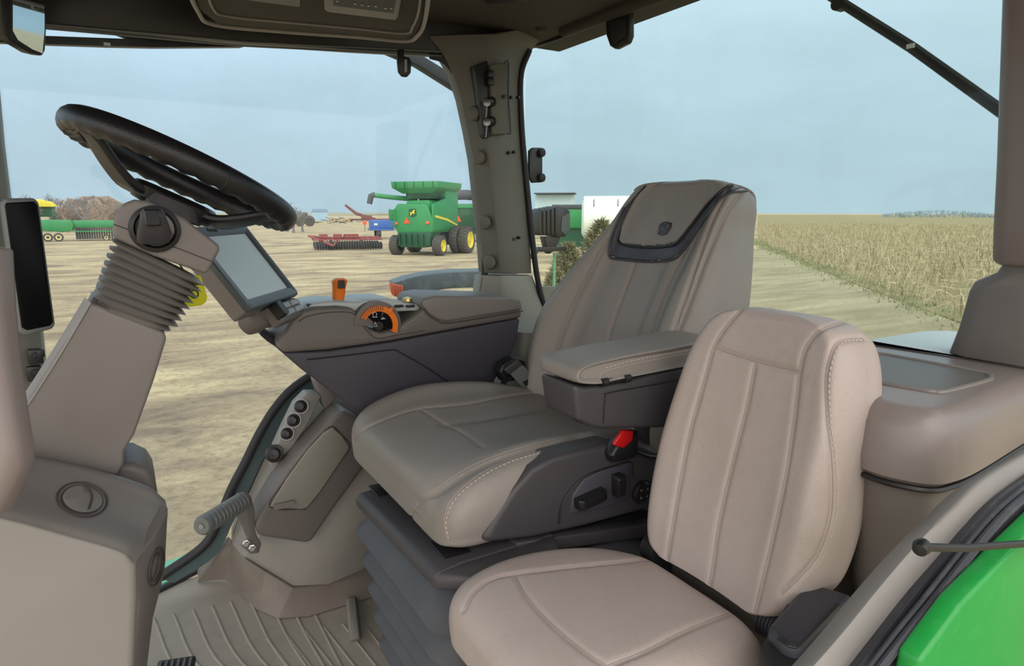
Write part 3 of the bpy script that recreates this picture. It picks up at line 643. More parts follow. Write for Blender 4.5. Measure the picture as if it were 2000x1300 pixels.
# ---- foot rest peg
fp = E('foot_rest', 'grey ribbed rubber foot peg on a curved metal bracket beside the door sill', 'foot rest', P(480, 1070, y=1.68))
a = P(393, 1028, y=1.52); b = P(476, 977, y=1.68)
d = (b-a).normalized(); L = (b-a).length; prof = [(.006, .001), (.009, 0), (.018, .001), (.0215, .006)]
nr = 11
for k in range(nr):
    h = .008+(L-.012)*k/nr; w = (L-.012)/nr; prof += [(.0235, h+w*.2), (.0235, h+w*.65), (.0185, h+w*.78), (.0185, h+w*.97)]
prof += [(.022, L), (.0001, L+.001)]
prof = [(.0001, .003), (.005, .003)]+prof
ob('grip_sleeve', lathe(prof, a, d, 28, cap=False), M['grey'], fp)
ob('end_screw', lathe([(.006, -.001), (.006, .001), (.0001, .001)], a, -d, 12), M['steel'], fp)
bp_ = [(462, 966), (478, 962), (492, 974), (498, 1000), (497, 1030), (503, 1050), (511, 1062), (506, 1080), (490, 1082), (470, 1066), (484, 1055), (474, 1030), (456, 1000)]
ob('bracket', prism(PP(bp_, y=1.665), (0, .012, 0)), M['taupe_d'], fp, bevel=.003)
for px, py in ((481, 1060), (493, 1069)):
    ob('bolt', lathe([(.010, 0), (.010, .004), (.0065, .005), (.0065, .010), (.0001, .010)], P(px, py, y=1.664), (-.2, -1, .1), 6), M['metal'], fp, smooth=False)

# =============== right armrest console ===============
rc2 = E('armrest_console', 'long taupe and slate control console beside the far side of the driver seat', 'console', P(800, 700, y=1.62))
yc = 1.50; dep = .17
up = [(548, 672), (552, 655), (570, 625), (592, 603), (610, 598), (650, 597), (690, 603), (706, 603), (735, 618), (800, 612), (830, 590), (1015, 606), (1022, 612), (1020, 622), (880, 645), (760, 668), (640, 685), (552, 690)]
upg = PP(up, y=yc)
us = [(548, 676), (550, 660), (566, 630), (590, 606), (615, 600), (660, 598), (690, 601), (722, 640), (745, 650), (775, 640), (800, 622), (830, 600), (870, 600), (1014, 600), (1021, 606), (1020, 621), (880, 645), (760, 667), (640, 684), (553, 690)]
ob('upper_shell', prism(PP(us, y=yc), (0, dep, 0)), M['taupe_d'], rc2, bevel=.014, seg=4)
us2 = [(552, 664), (570, 632), (592, 612), (640, 604), (690, 608), (700, 618), (730, 655), (760, 657), (790, 640), (812, 620), (860, 640), (760, 665), (640, 682), (556, 686)]
# shell crease lines
for ln in ([(583, 628), (600, 618), (640, 610), (690, 612), (712, 640), (735, 660), (770, 655), (830, 645)],):
    ob('panel_seam', tube(crm(PP(ln, y=yc-.0005), 40), .0012, 6), M['seamd'], rc2)
lw = [(553, 690), (640, 686), (760, 669), (880, 647), (1018, 622), (1012, 660), (998, 700), (970, 740), (930, 790), (800, 815), (706, 811), (640, 760), (590, 722)]
ob('lower_shell', prism([p+Y*.004 for p in PP(lw, y=yc)], (0, dep-.03, 0)), M['navy'], rc2, bevel=.006, seg=3)
ob('lower_seam', tube(crm(PP([(600, 702), (690, 692), (765, 683), (782, 688), (830, 715), (875, 745)], y=yc+.001), 50), .0016, 6), M['black'], rc2)
# storage lid at the rear
rows = []
for dz, ins in ((0, 0), (.018, .0), (.030, .006), (.034, .02)):
    lx = [P(822, 590, y=yc), P(835, 607, y=yc), P(872, 629, y=yc), P(1020, 606, y=yc)]
    pass
lidp = [(818, 596), (826, 582), (850, 577), (1000, 580), (1016, 584), (1020, 604), (870, 628), (850, 622), (835, 612)]
ld = ob('storage_lid', prism([p-Y*.006 for p in PP(lidp, y=yc)], (0, dep, 0)), M['taupe'], rc2, bevel=.008, seg=4)
ob('lid_gap', tube(crm([p-Y*.004 for p in PP([(822, 592), (835, 613), (852, 624), (872, 630), (940, 620), (1020, 606)], y=yc)], 30), .0016, 6), M['seamd'], ld)
# raised silver control deck behind the near shell
dk = PP([(596, 606), (606, 593), (640, 588), (700, 590), (712, 585), (760, 583), (800, 594), (826, 595), (828, 606), (700, 612)], y=yc+.02)
ob('control_deck', prism(dk, (0, .13, 0)), M['deck'], rc2, bevel=.004)
for k in range(9):
    q = P(604+k*9.5, 597-(.3 if k > 2 else 2-k*1.0), y=yc+.03)
    ob('deck_button', box(q, (.012, .018, .006)), M['key'] if k % 3 else M['black'], rc2, bevel=.0015)
for k in range(2):
    q = P(778+k*22, 597, y=yc+.02); ob('deck_paddle', box(q, (.022, .02, .006)), M['black'], rc2, bevel=.002)
ob('brass_knob', lathe([(.010, 0), (.014, .006), (.012, .014), (.0001, .018)], P(796, 592, y=yc+.07), Z, 16), mat('brass', (205, 185, 120), .3, metal=.8), rc2)
# throttle arc: dark hood, orange arc with ticks, black sectors
ca = P(738, 636, y=yc-.004); k_ = (ca-CAMP).dot(fwd)/F_PX
def arc(r0, r1, a0, a1, y, h, n=28):
    g0 = []; g1 = []
    for i in range(n+1):
        t = math.radians(a0+(a1-a0)*i/n); g0.append(ca+X*k_*r0*1.0*math.cos(t)+Z*k_*r0*math.sin(t)); g1.append(ca+X*k_*r1*1.0*math.cos(t)+Z*k_*r1*math.sin(t))
    pts = [Vector((p.x, y, p.z)) for p in g0+g1[::-1]]
    return prism(pts, (0, h, 0))
ob('dial_hood', arc(0.5, 48, -20, 175, yc-.003, .1), M['taupe_d'], rc2, bevel=.003)
ob('dial_arc', arc(29, 40, -25, 150, yc-.010, .012), M['orange'], rc2)
for k in range(12):
    t = math.radians(75+k*6.5); p = ca+X*k_*36*1.0*math.cos(t)+Z*k_*36*math.sin(t); p.y = yc-.0105
    rdv = (X*math.cos(t)+Z*math.sin(t)).normalized()
    ob('dial_tick', box(p, (k_*9, .002, .0009), (rdv, Y, rdv.cross(Y))), M['seamd'], rc2)
ob('dial_tab', prism([P(758, 603, y=yc-.013), P(768, 600, y=yc-.013), P(767, 612, y=yc-.013), P(760, 616, y=yc-.013)], (0, .01, 0)), M['orange'], rc2, bevel=.002)
ob('dial_sector', arc(6, 28, 72, 135, yc-.009, .01), M['dscreen'], rc2, label='black icon sector of the dial')
ob('dial_sector', arc(6, 28, -18, 62, yc-.009, .01), M['dscreen'], rc2, label='black icon sector of the dial')
ob('dial_sector', arc(0.1, 9, -90, 269, yc-.011, .01), M['black'], rc2, label='round black centre of the dial')
def icon(segs, par, name='dial_icon', r=.0007):
    ob(name, [tube(PP(s, y=yc-.0125), r, 5) for s in segs], M['white'], par)
icon([[(729, 617), (728, 612), (732, 609), (736, 612), (735, 617)], [(727, 619), (737, 619)]], rc2)
icon([[(746, 622), (749, 619), (752, 622), (746, 622)], [(744, 623), (753, 622)]], rc2)
icon([[(731, 635), (733, 628), (735, 634)], [(730, 637), (737, 637), (735, 633)]], rc2)
ob('dial_dot', lathe([(.0025, 0), (.0001, .001)], P(771, 632, y=yc-.001), -Y, 10), M['white'], rc2)
# orange gear lever
lv = [P(659, 596, y=yc+.07), P(661, 580, y=yc+.07), P(662, 562, y=yc+.068), P(663, 550, y=yc+.064), P(663, 543, y=yc+.062)]
g = loft([rrect(p, X, Y, a_, b_, .008, 5) for p, a_, b_ in zip(crm(lv, 12), (.011, .012, .013, .014, .0145, .015, .0155, .0165, .0175, .0175, .015, .009), (.013,)*12)])
lv_ = ob('gear_lever', g, M['orange'], rc2)
ob('lever_button', loft([rrect(P(667, 555, y=yc+.047), X, Z, .0085, .010, .003), rrect(P(667, 555, y=yc+.050), X, Z, .0085, .010, .003)]), M['black'], lv_, label='black thumb button')
ob('lever_boot', loft([rrect(P(659, 600, y=yc+.07), X, Y, .016, .02, .006), rrect(P(659, 594, y=yc+.07), X, Y, .012, .014, .006)]), M['black'], rc2)
# rear support behind console
ob('rear_support', loft([rrect(P(1022, 640, y=yc+.12), X, Y, .05, .08, .03), rrect(P(1020, 700, y=yc+.12), X, Y, .06, .08, .03), rrect(P(1010, 800, y=yc+.12), X, Y, .05, .08, .03)]), M['sage'], rc2)
# =============== touch monitor ===============
TR = Vector((.247, 1.585, 1.004)); BR = Vector((.321, 1.536, .883)); BL = Vector((.208, 1.371, .882)); TL = Vector((.134, 1.42, 1.003))
mo = E('touch_monitor', 'grey touch screen monitor with a blank screen painted pale as reflected sky, mounted ahead of the armrest console', 'monitor', BL)
wv = (BR-BL).normalized(); hv = (TR-BR).normalized(); nv = wv.cross(hv).normalized()
if nv.dot(CAMP-BL) < 0: nv = -nv
cM = (TR+BL)/2; w2_, h2_ = (BR-BL).length/2, (TR-BR).length/2
def rr4(c, a, b, r=.006): return rrect(c, wv, hv, a, b, r, 4)
ob('housing', loft([rr4(cM-nv*.055-hv*.01, w2_*.95, h2_*.95), rr4(cM-nv*.05-hv*.01, w2_+.012, h2_+.012), rr4(cM-nv*.012, w2_+.024, h2_+.024)]), M['taupe'], mo)
bz = rr4(cM, w2_+.022, h2_+.022); bi = rr4(cM, w2_+.002, h2_+.002, .002)
ob('bezel', loft([rr4(cM-nv*.012, w2_+.025, h2_+.025), rr4(cM-nv*.002, w2_+.025, h2_+.025), rr4(cM+nv*.001, w2_+.022, h2_+.022), rr4(cM, w2_+.006, h2_+.006, .003), rr4(cM-nv*.004, w2_+.001, h2_+.001, .002), rr4(cM-nv*.008, w2_+.001, h2_+.001, .002)], True, False), M['dgrey'], mo)
ob('screen', loft([rr4(cM-nv*.006, w2_+.003, h2_+.003, .001), rr4(cM-nv*.004, w2_+.003, h2_+.003, .001)]), M['screen'], mo)
text('maker_lettering', 'Vantage', M['seamd'], mo, cM+hv*(h2_+.014)-wv*.035+nv*.0015, wv, hv, .012)
kb = ob('keypad', loft([rr4(cM-hv*(h2_+.048)-nv*.03+wv*.035, .066, .024), rr4(cM-hv*(h2_+.050)-nv*.006+wv*.035, .066, .022), rr4(cM-hv*(h2_+.050)-nv*.002+wv*.035, .062, .018)]), M['taupe_d'], mo)
for i in range(7):
    for j in range(2):
        if i == 3: continue
        ob('key', box(cM-hv*(h2_+.041+j*.016)+wv*(.004+i*.0135)+nv*.000, (.0115, .012, .008), (wv, hv, nv)), M['key'], kb, bevel=.0015)
ob('dial_knob', loft([rr4(cM-hv*(h2_+.046)-wv*.022-nv*.01, .013, .018, .006), rr4(cM-hv*(h2_+.046)-wv*.022+nv*.012, .011, .016, .006)]), M['black'], mo)
arm = [cM-hv*(h2_+.05)-nv*.03, P(500, 632, y=1.56), P(530, 660, y=1.60), P(570, 670, y=1.62)]
ob('arm', loft([rrect(p, Y+Z*.1, Z, .028, .012, .006) for p in crm(arm, 10)]), M['navy'], mo)
ob('swivel', lathe([(.02, -.05), (.028, -.03), (.028, .0), (.02, .005)], cM-hv*(h2_+.03)-nv*.035-wv*.02, nv, 20), M['taupe_d'], mo)
# =============== driver seat ===============
ds = E('driver_seat', 'large taupe leather air-ride driver seat with a charcoal side cover', 'seat', (.7, 1.2, 0))
X0, KB, Z0 = .925, .34, .5
def xf(z): return X0+KB*(z-Z0)
rows = []
#  z,   c,    hf,  hw,  bol, t
BT = [(.46, 1.185, .14, .20, .02, .10), (.50, 1.185, .16, .225, .04, .13), (.58, 1.19, .165, .255, .065, .14), (.68, 1.19, .165, .275, .08, .14), (.77, 1.188, .16, .282, .08, .14),
      (.86, 1.175, .150, .254, .065, .135), (.95, 1.152, .142, .214, .045, .125), (1.02, 1.135, .135, .182, .028, .115), (1.07, 1.128, .125, .170, .018, .105), (1.10, 1.126, .11, .155, .012, .09)]
for z, c, hf, hw, b, t in BT:
    x = xf(z); h = [(-b*.15, hf*.5), (-b*.25, hf*.88), (-b, hf+(hw-hf)*.45), (-b*.55+.008, hw*.985), (t*.45, hw), (t*.92, hw*.93), (t*1.02, hw*.5)]
    ring = [Vector((x, c, z))]+[Vector((x+a, c+q, z+a*-.15)) for a, q in h]+[Vector((x+t*1.05, c, z-t*.15))]+[Vector((x+a, c-q, z+a*-.15)) for a, q in reversed(h)]
    rows.append(ring)
c0 = sum(rows[-1], Vector())/len(rows[-1])
for s, dz in ((.82, .014), (.5, .020), (.12, .022)): rows.append([c0+(p-c0)*s+Z*dz for p in rows[-1 if s == .82 else BT.__len__()-1]])
gg = grid(rows, 380, 300); bg_ = loft(gg)
tb = bvh(bg_)
SE = {}
seams = [[(1420, 372), (1390, 430), (1365, 500), (1340, 575), (1318, 640), (1305, 680)], [(1448, 378), (1418, 420), (1380, 500), (1350, 580), (1322, 650)],
         [(1240, 512), (1222, 560), (1200, 620), (1185, 670), (1176, 710)], [(1345, 475), (1310, 540), (1285, 600), (1262, 672)],
         [(1185, 470), (1150, 540), (1110, 620), (1085, 700), (1075, 745)]]
L = [cast(tb, s, 60) for s in seams]
bg_ = groove(bg_, L, .005, .006)
bg_ = groove(bg_, [cast(tb, s, 40) for s in ([(1285, 520), (1262, 580), (1235, 650), (1215, 700)],)], .010, .028)
back = ob('backrest', bg_, M['leather'], ds)
tb = bvh(bg_)
ob('seam_line', [tube(cast(tb, s, 60, off=-.0002), .0009, 6) for s in seams], M['seam'], back)
# headrest cap with dark leather band: faces of the backrest in a cap region, raised a little
band_o = [(1190, 500), (1192, 470), (1215, 410), (1245, 378), (1262, 360), (1300, 330), (1480, 330), (1500, 372), (1460, 362), (1420, 378), (1385, 415), (1355, 460), (1330, 494), (1310, 507), (1265, 511), (1210, 506)]
band_i = [(1209, 470), (1214, 440), (1240, 388), (1262, 362), (1300, 340), (1478, 340), (1468, 356), (1420, 364), (1385, 395), (1350, 440), (1322, 474), (1300, 480), (1260, 482), (1215, 477)]
def inside(x, y, poly):
    r = False; j = len(poly)-1
    for i in range(len(poly)):
        a, b = poly[i], poly[j]
        if (a[1] > y) != (b[1] > y) and x < (b[0]-a[0])*(y-a[1])/(b[1]-a[1])+a[0]: r = not r
        j = i
    return r
def toPx(p):
    q = Vector(p)-CAMP; xc = q.x*cY-q.y*sY; yc = q.x*sY+q.y*cY; dp = yc*cT-q.z*sT; u = yc*sT+q.z*cT
    return 1000+F_PX*xc/dp, 650-F_PX*u/dp
def shell(geo, test, off, thick=True):  # copy the faces that pass, raised along normals
    V, Fc = geo; me = bpy.data.meshes.new('t'); me.from_pydata([tuple(v) for v in V], [], Fc); me.update()
    cen = sum((Vector(v) for v in V), Vector())/len(V); sg_ = sum((p.normal.dot(p.center-cen) for p in me.polygons)) > 0
    keep = [p.index for p in me.polygons if test(p.center, p.normal if sg_ else -p.normal)]
    nr = [v.normal.copy()*(1 if sg_ else -1) for v in me.vertices]
    idx = {}; V2 = []; F2 = []
    cnt = {}
    for k in keep:
        f = Fc[k]
        for a, b in zip(f, f[1:]+f[:1]): e = (min(a, b), max(a, b)); cnt[e] = cnt.get(e, 0)+1
    be = set(v for e, c in cnt.items() if c == 1 for v in e)
    for k in keep:
        q = []
        for i in Fc[k]:
            if i not in idx: idx[i] = len(V2); V2.append(Vector(V[i])+nr[i]*(off if i not in be else -.0015))
            q.append(idx[i])
        F2.append(tuple(q))
    bpy.data.meshes.remove(me); return V2, F2
dth = {}
quads = (bg_[0], [f for f in bg_[1] if len(f) == 4])
def ftest(poly):
    def t(c, n):
        front = n.dot(CAMP-c) > -.02*(c-CAMP).length
        if front: x, y = toPx(c); return inside(x, y, poly)
        return c.z > 1.02 and n.x > -.3 and abs(c.y-1.126) < .15
    return t
ob('headrest_band', shell(quads, ftest(band_o), .002), M['dleather'], back, label='dark slate leather band around the headrest panel')
hp2 = ob('headrest_panel', shell(quads, ftest(band_i), .005), M['leather'], back)
tb2 = bvh(shell(quads, lambda c, n: True, .004))
ob('panel_piping', [tube(cast(tb2, s, 70), .0028, 8) for s in ([(1262, 362), (1240, 388), (1214, 440), (1209, 474), (1260, 483), (1300, 481), (1322, 474), (1350, 440), (1385, 395), (1420, 365), (1462, 357)],)], M['black'], back)
ob('panel_piping', [tube(cast(tb2, s, 70), .0026, 8) for s in ([(1218, 405), (1193, 465), (1190, 500), (1210, 506), (1265, 511), (1310, 507), (1332, 492), (1358, 455), (1388, 412), (1422, 378), (1475, 372)],)], M['dleather'], back)
# leaping deer badge
bd = cast(tb2, [(1288, 440), (1295, 434), (1304, 433), (1314, 436), (1312, 446), (1304, 458), (1294, 461), (1284, 458)], off=.0015, smooth=False)
c = sum(bd, Vector())/len(bd)
ob('badge', loft([[p-X*-.004 for p in bd], bd, [c+(p-c)*.9-X*.0012 for p in bd]]), M['dleather'], back, label='small dark badge with a leaping deer mark')
deer = [[(1288, 456), (1291, 449), (1296, 448), (1301, 449), (1304, 454)], [(1291, 449), (1293, 455)], [(1301, 449), (1306, 444), (1308, 440), (1304, 442)], [(1298, 448), (1296, 454)], [(1306, 443), (1303, 438), (1299, 437)], [(1307, 441), (1306, 436)]]
ob('badge_mark', [tube(cast(tb2, s, 12, off=.0038, smooth=False) if 0 else [q for q in cast(tb2, s, 12, off=.0038)], .0009, 5) for s in deer], M['grey'], back)
# lumbar folds near the hip

# ---- seat cushion
CT = [  # x, half width, centre y, z top centre, z edge, z bottom
 (.424, .19, 1.20, .522, .515, .498), (.426, .245, 1.20, .552, .545, .478), (.440, .276, 1.198, .572, .572, .478), (.48, .286, 1.195, .588, .600, .474), (.56, .286, 1.195, .596, .622, .475), (.64, .282, 1.195, .594, .628, .49),
 (.76, .274, 1.195, .586, .618, .51), (.88, .26, 1.195, .576, .590, .52), (.97, .24, 1.195, .57, .565, .52)]
rows = []
for x, hw, c, zt_, ze, zb in CT:
    hgt = ze-zb
    h = [(.30, zt_+.002), (.62, zt_+(ze-zt_)*.55), (.80, ze+.004), (.93, ze-.006), (1.0, ze-hgt*.35), (.985, ze-hgt*.75), (.9, zb+.0), (.45, zb)]
    ring = [Vector((x, c, zt_))]+[Vector((x, c+q*hw, z)) for q, z in h]+[Vector((x, c, zb))]+[Vector((x, c-q*hw, z)) for q, z in reversed(h)]
    rows.append(ring)
cg = loft(grid(rows, 320, 240)); tb = bvh(cg)
seams_c = [[(820, 797), (860, 822), (905, 845), (940, 872)], [(1130, 848), (1060, 862), (980, 885), (910, 915), (850, 955), (815, 985), (800, 1010)],
           [(690, 862), (712, 838), (760, 815), (820, 797), (900, 790), (980, 775), (1050, 765)], [(800, 1012), (802, 985), (815, 960), (850, 925)]]
st_c = [(1188, 860), (1120, 868), (1050, 880), (985, 900), (930, 930), (885, 970), (868, 1010), (872, 1048)]
cg = groove(cg, [cast(tb, s, 60) for s in seams_c[:3]], .004, .0055)
cg = groove(cg, [cast(tb, s, 60) for s in ([(1130, 848), (1060, 862), (980, 885), (910, 915), (850, 955)],)], .012, .03)
cg = groove(cg, [cast(tb, s, 60) for s in ([(870, 828), (960, 815), (1040, 800), (1090, 790)],)], .004, .018)
cu = ob('seat_cushion', cg, M['leather'], ds)
tb = bvh(cg)
ob('seam_line', [tube(cast(tb, s, 60, off=-.0002), .0009, 6) for s in seams_c[:3]+[st_c]], M['seam'], cu)
dd = dashes(cast(tb, [(a+4, b+5) for a, b in st_c], 90, off=.0006), .0009, .005, .004)
if dd: s_ = ob('stitching', dd, M['stitch'], cu); s_['kind'] = 'stuff'
# ---- charcoal side cover (near side)
ys = .903
sp = [(942, 1058), (960, 1022), (1000, 960), (1040, 915), (1080, 893), (1130, 880), (1195, 865), (1290, 888), (1300, 985), (1250, 1000), (1140, 1030), (1040, 1052), (960, 1061)]
ob('side_cover', prism(PP(sp, y=ys), (0, .06, 0)), M['charcoal'], ds, bevel=.012, seg=4)
sp2 = [(1112, 1004), (1118, 965), (1140, 935), (1180, 915), (1230, 905), (1232, 975), (1170, 995)]
ob('switch_plate', prism([p-Y*.002 for p in PP(sp2, y=ys)], (0, .02, 0)), M['navy'], ds, bevel=.004)
ob('plate_edge', tube(crm([p-Y*.002 for p in PP([(1090, 1022), (1096, 985), (1118, 950), (1150, 925), (1200, 908), (1232, 902), (1234, 930)], y=ys)], 40), .0016, 6), M['black'], ds)
def knob_px(px, py, w, h, ang=0, name='seat_switch'):
    c = P(px, py, y=ys-.012); k = (c-CAMP).dot(fwd)/F_PX; A = math.radians(ang); a = X*math.cos(A)+Z*math.sin(A); b = -X*math.sin(A)+Z*math.cos(A)
    ob(name, loft([rrect(c+Y*.014, a, b, w*k/1.7, h*k/2, .003), rrect(c-Y*.006, a, b, w*k/1.7, h*k/2, .003), rrect(c-Y*.012, a, b, w*k/2.2, h*k/2.6, .003)]), M['black'], ds)
knob_px(1155, 974, 58, 22, 8); knob_px(1209, 947, 18, 44, 4)
c = P(1253, 960, y=ys-.002)
ob('round_switch', lathe([(.024, -.004), (.024, .004), (.020, .010), (.018, .008), (.0001, .008)], c, (-.1, -1, 0), 28), M['black'], ds)
for k in range(4):
    t = math.pi/4+k*math.pi/2; ob('switch_mark', box(c+X*.011*math.cos(t)+Z*.011*math.sin(t)-Y*.0085, (.004, .002, .004)), M['grey'], ds)
# inner dark frame below the cover
ob('seat_frame', prism(PP([(1000, 1050), (1140, 1030), (1290, 985), (1300, 1060), (1180, 1080), (1000, 1085)], y=ys+.03), (0, .45, 0)), M['black'], ds, bevel=.004)
ob('frame_rail', prism(PP([(1010, 1060), (1290, 1020), (1290, 1045), (1010, 1085)], y=ys+.005), (0, .03, 0)), M['charcoal'], ds, bevel=.003)
# ---- front suspension plate
fz = [(.415, 1.50, .395), (.415, .965, .395)]
A = P(697, 966, x=.40); B = P(852, 1122, x=.40)
pr = [(-.004, -.006), (.006, .004), (.05, .008), (.24, .008), (.24, -.03), (.012, -.032), (-.004, -.026)]
rows = [[Vector((p.x+a_, p.y, p.z+b_)) for a_, b_ in pr] for p in (A, A.lerp(B, .5), B)]
ob('front_plate', loft(rows), M['charcoal'], ds, bevel=.006, seg=3)
for t in (.06, .86):
    p = A.lerp(B, t)+Vector((.055, 0, .009)); ob('plate_recess', box(p, (.05, .07, .003)), M['black'], ds, bevel=.001)
ob('end_cap', loft([[Vector((B.x+a_, B.y, B.z+b_)) for a_, b_ in pr], [Vector((B.x+a_*.7+.05, B.y-.045, B.z+b_*.7-.0)) for a_, b_ in pr]]), M['charcoal'], ds, bevel=.004)
ob('spring', [tube([Vector((.50+.002*k, .99, .41))+Vector((.0, 0, 0))+Vector((0.012*math.cos(q), .0+.003*q, .012*math.sin(q))) for q in np.linspace(0, 40, 160)], .0025, 5) for k in (0,)], M['black'], ds)
# ---- rubber bellows: 5 folds
rows = []
nf = 5
ztop, zbot = .40, .05
for k in range(nf):
    z1 = ztop-(ztop-zbot)*k/nf; z0 = ztop-(ztop-zbot)*(k+1)/nf
    for f_, s in ((0, .0), (.03, .004), (.5, .030), (.76, .046), (.84, .046), (.845, .0)):
        z = z1+(z0-z1)*f_; q_ = (ztop-z)
        rows.append(rrect((.645+q_*.12, 1.13, z), X, Y, .215+s-.0*q_, .20+s-.10*q_, .05, 7))
rows.append(rrect((.69, 1.13, .05), X, Y, .20, .16, .04, 7)); rows.append(rrect((.69, 1.13, .0), X, Y, .20, .16, .04, 7))
ob('suspension_bellows', loft(rows), M['bellow'], ds, bevel=0)
# ---- near armrest with storage
ya = .84
am = [(1120, 752), (1128, 745), (1168, 750), (1345, 718), (1400, 700), (1400, 835), (1300, 838), (1170, 838), (1148, 832), (1130, 815)]
arm_ = ob('armrest_base', prism(PP([(1121, 752), (1145, 757), (1200, 750), (1400, 700), (1400, 820), (1300, 836), (1175, 838), (1155, 834), (1129, 822)], y=ya+.0), (0, .105, 0)), M['charcoal'], ds, bevel=.009, seg=4, label='charcoal storage body of the near armrest')
ob('base_line', tube(crm(PP([(1178, 826), (1182, 775), (1192, 766), (1290, 748), (1380, 728)], y=ya-.0005), 40), .0014, 6), M['black'], arm_)
rows = []
def prow(y, dz, inset):
    pxs = [(1122, 745), (1121, 728), (1130, 716), (1160, 704), (1230, 688), (1300, 676), (1400, 660), (1400, 700), (1300, 722), (1200, 742), (1168, 750), (1140, 750)]
    pts = PP(pxs, y=ya); c = sum(pts, Vector())/len(pts)
    out_ = []
    for p in pts:
        q = c+(p-c)*1.0
        q = Vector((p.x, y, c.z+(p.z-c.z)*(1-inset*1.0)))
        if p.x < c.x: q.x += inset*.03
        out_.append(q)
    return out_
ac = [(ya-.001, .45), (ya-.008, .2), (ya-.004, .06), (ya+.02, 0), (ya+.08, 0), (ya+.10, .06), (ya+.112, .2), (ya+.112, .45)]
rows = [prow(y, 0, i) for y, i in ac]
pdg = loft(grid(rows, 90, 60))
pad = ob('armrest_pad', pdg, M['leather'], ds)
tb = bvh(pdg)
ln_ = [(1172, 748), (1172, 735), (1182, 725), (1230, 712), (1290, 700), (1350, 690)]
ob('pad_seam', tube(cast(tb, ln_, 50, off=.0003), .0011, 6), M['seam'], pad)
dd = dashes(cast(tb, [(a+1, b-7) for a, b in ln_[2:]], 60, off=.0006), .0008)
if dd: s_ = ob('stitching', dd, M['stitch'], pad); s_['kind'] = 'stuff'
for px in (1180, 1224):
    ob('hinge_knuckle', tube([P(px-5, 747-(px-1180)*.16, y=ya-.006), P(px+6, 745-(px-1180)*.16, y=ya-.006)], .007, 12), M['black'], arm_)
ob('hinge_plate', prism(PP([(1184, 740), (1222, 734), (1222, 744), (1184, 750)], y=ya-.006), (0, .012, 0)), M['black'], arm_, bevel=.001)
# rocker switch on the front face
rk = P(1134, 795, y=ya+.015)
sx_ = ob('rocker_switch', box(P(1133, 793, y=ya+.04)-X*.004, (.01, .035, .055)), M['black'], arm_, bevel=.004)
for dz in (.010, -.014):
    c = P(1133, 793, y=ya+.04)-X*.0098+Z*dz
    ob('switch_mark', [tube([c+Vector((0, .004, .006)), c+Vector((0, .002, -.002)), c+Vector((0, -.006, -.004))], .0014, 5)], M['white'], arm_)
ob('armrest_bracket', prism(PP([(1250, 790), (1330, 770), (1330, 900), (1262, 900)], y=ya+.11), (0, .03, 0)), M['charcoal'], ds, bevel=.006)
# ---- seat belt buckle (near) and tongue (far)
bk_ = E('seat_belt_buckle', 'black seat belt buckle with a red release button under the near armrest', 'buckle', P(1230, 890, y=.90))
bk_axis = (P(1215, 850, y=.90)-P(1245, 893, y=.90)).normalized()
c = P(1218, 870, y=.895)
ob('housing', loft([rrect(P(1212, 893, y=.90), X, Y, .030, .013, .008), rrect(P(1212, 880, y=.895), X, Y, .034, .015, .01), rrect(P(1218, 860, y=.895), X, Y, .030, .014, .01), rrect(P(1226, 843, y=.90), X, Y, .018, .011, .006)]), M['black'], bk_)
ob('release_button', prism(PP([(1199, 868), (1217, 840), (1238, 841), (1236, 860), (1219, 875), (1203, 871)], y=.877), (0, .008, 0)), M['red'], bk_, bevel=.002)
ob('strap', tube(PP([(1240, 880), (1262, 888), (1285, 890)], y=.90), .010, 8, flatk=.5), M['black'], bk_)
bt = E('seat_belt_tongue', 'dark grey seat belt tongue and retractor lying beside the armrest console', 'seat belt', P(1010, 740, y=1.44))
yt_ = 1.40
ob('retractor', prism(PP([(976, 728), (982, 712), (1004, 698), (1026, 704), (1028, 722), (1010, 742), (988, 748)], y=yt_+.03), (0, .04, 0)), M['black'], bt, bevel=.005)
tg_ = PP([(990, 722), (1000, 712), (1014, 708), (1026, 716), (1044, 738), (1047, 748), (1032, 758), (1020, 756), (1006, 740)], y=yt_)
ob('tongue_plate', prism(tg_, (0, .006, 0)), M['grey'], bt, bevel=.002)
ob('slot', prism(PP([(1022, 746), (1033, 740), (1038, 747), (1027, 754)], y=yt_-.002), (0, .006, 0)), M['black'], bt)
ob('tongue_grip', prism(PP([(985, 722), (1012, 702), (1022, 712), (996, 732)], y=yt_-.004), (0, .014, 0)), M['charcoal'], bt, bevel=.003)
ob('webbing', tube(PP([(1000, 735), (985, 745), (978, 760)], y=yt_+.02), .014, 8, flatk=.2), M['black'], bt)

# =============== jump seat ===============
js = E('instructor_seat', 'smaller pale rosy leather passenger seat nearest the camera', 'seat', (.6, .68, 0))
KJ, XJ, ZJ = .20, .735, .45
BT2 = [(.475, .645, .075, .115, .004, .06), (.49, .643, .10, .137, .008, .085), (.53, .636, .112, .156, .013, .105), (.60, .634, .116, .163, .015, .11), (.68, .633, .116, .160, .015, .105), (.76, .628, .112, .154, .013, .10), (.82, .625, .105, .145, .010, .095), (.865, .622, .095, .128, .006, .085), (.888, .620, .08, .105, .003, .07)]
rows = []
for z, c, hf, hw, b, t in BT2:
    x = XJ+KJ*(z-ZJ); h = [(-b*.2, hf*.5), (-b*.8, hf*.9), (-b, hf+(hw-hf)*.5), (.012, hw*.97), (t*.5, hw), (t*.92, hw*.96), (t*1.0, hw*.6)]
    rows.append([Vector((x, c, z))]+[Vector((x+a, c+q, z)) for a, q in h]+[Vector((x+t, c, z))]+[Vector((x+a, c-q, z)) for a, q in reversed(h)])
c0 = sum(rows[-1], Vector())/len(rows[-1]); lr = rows[-1]
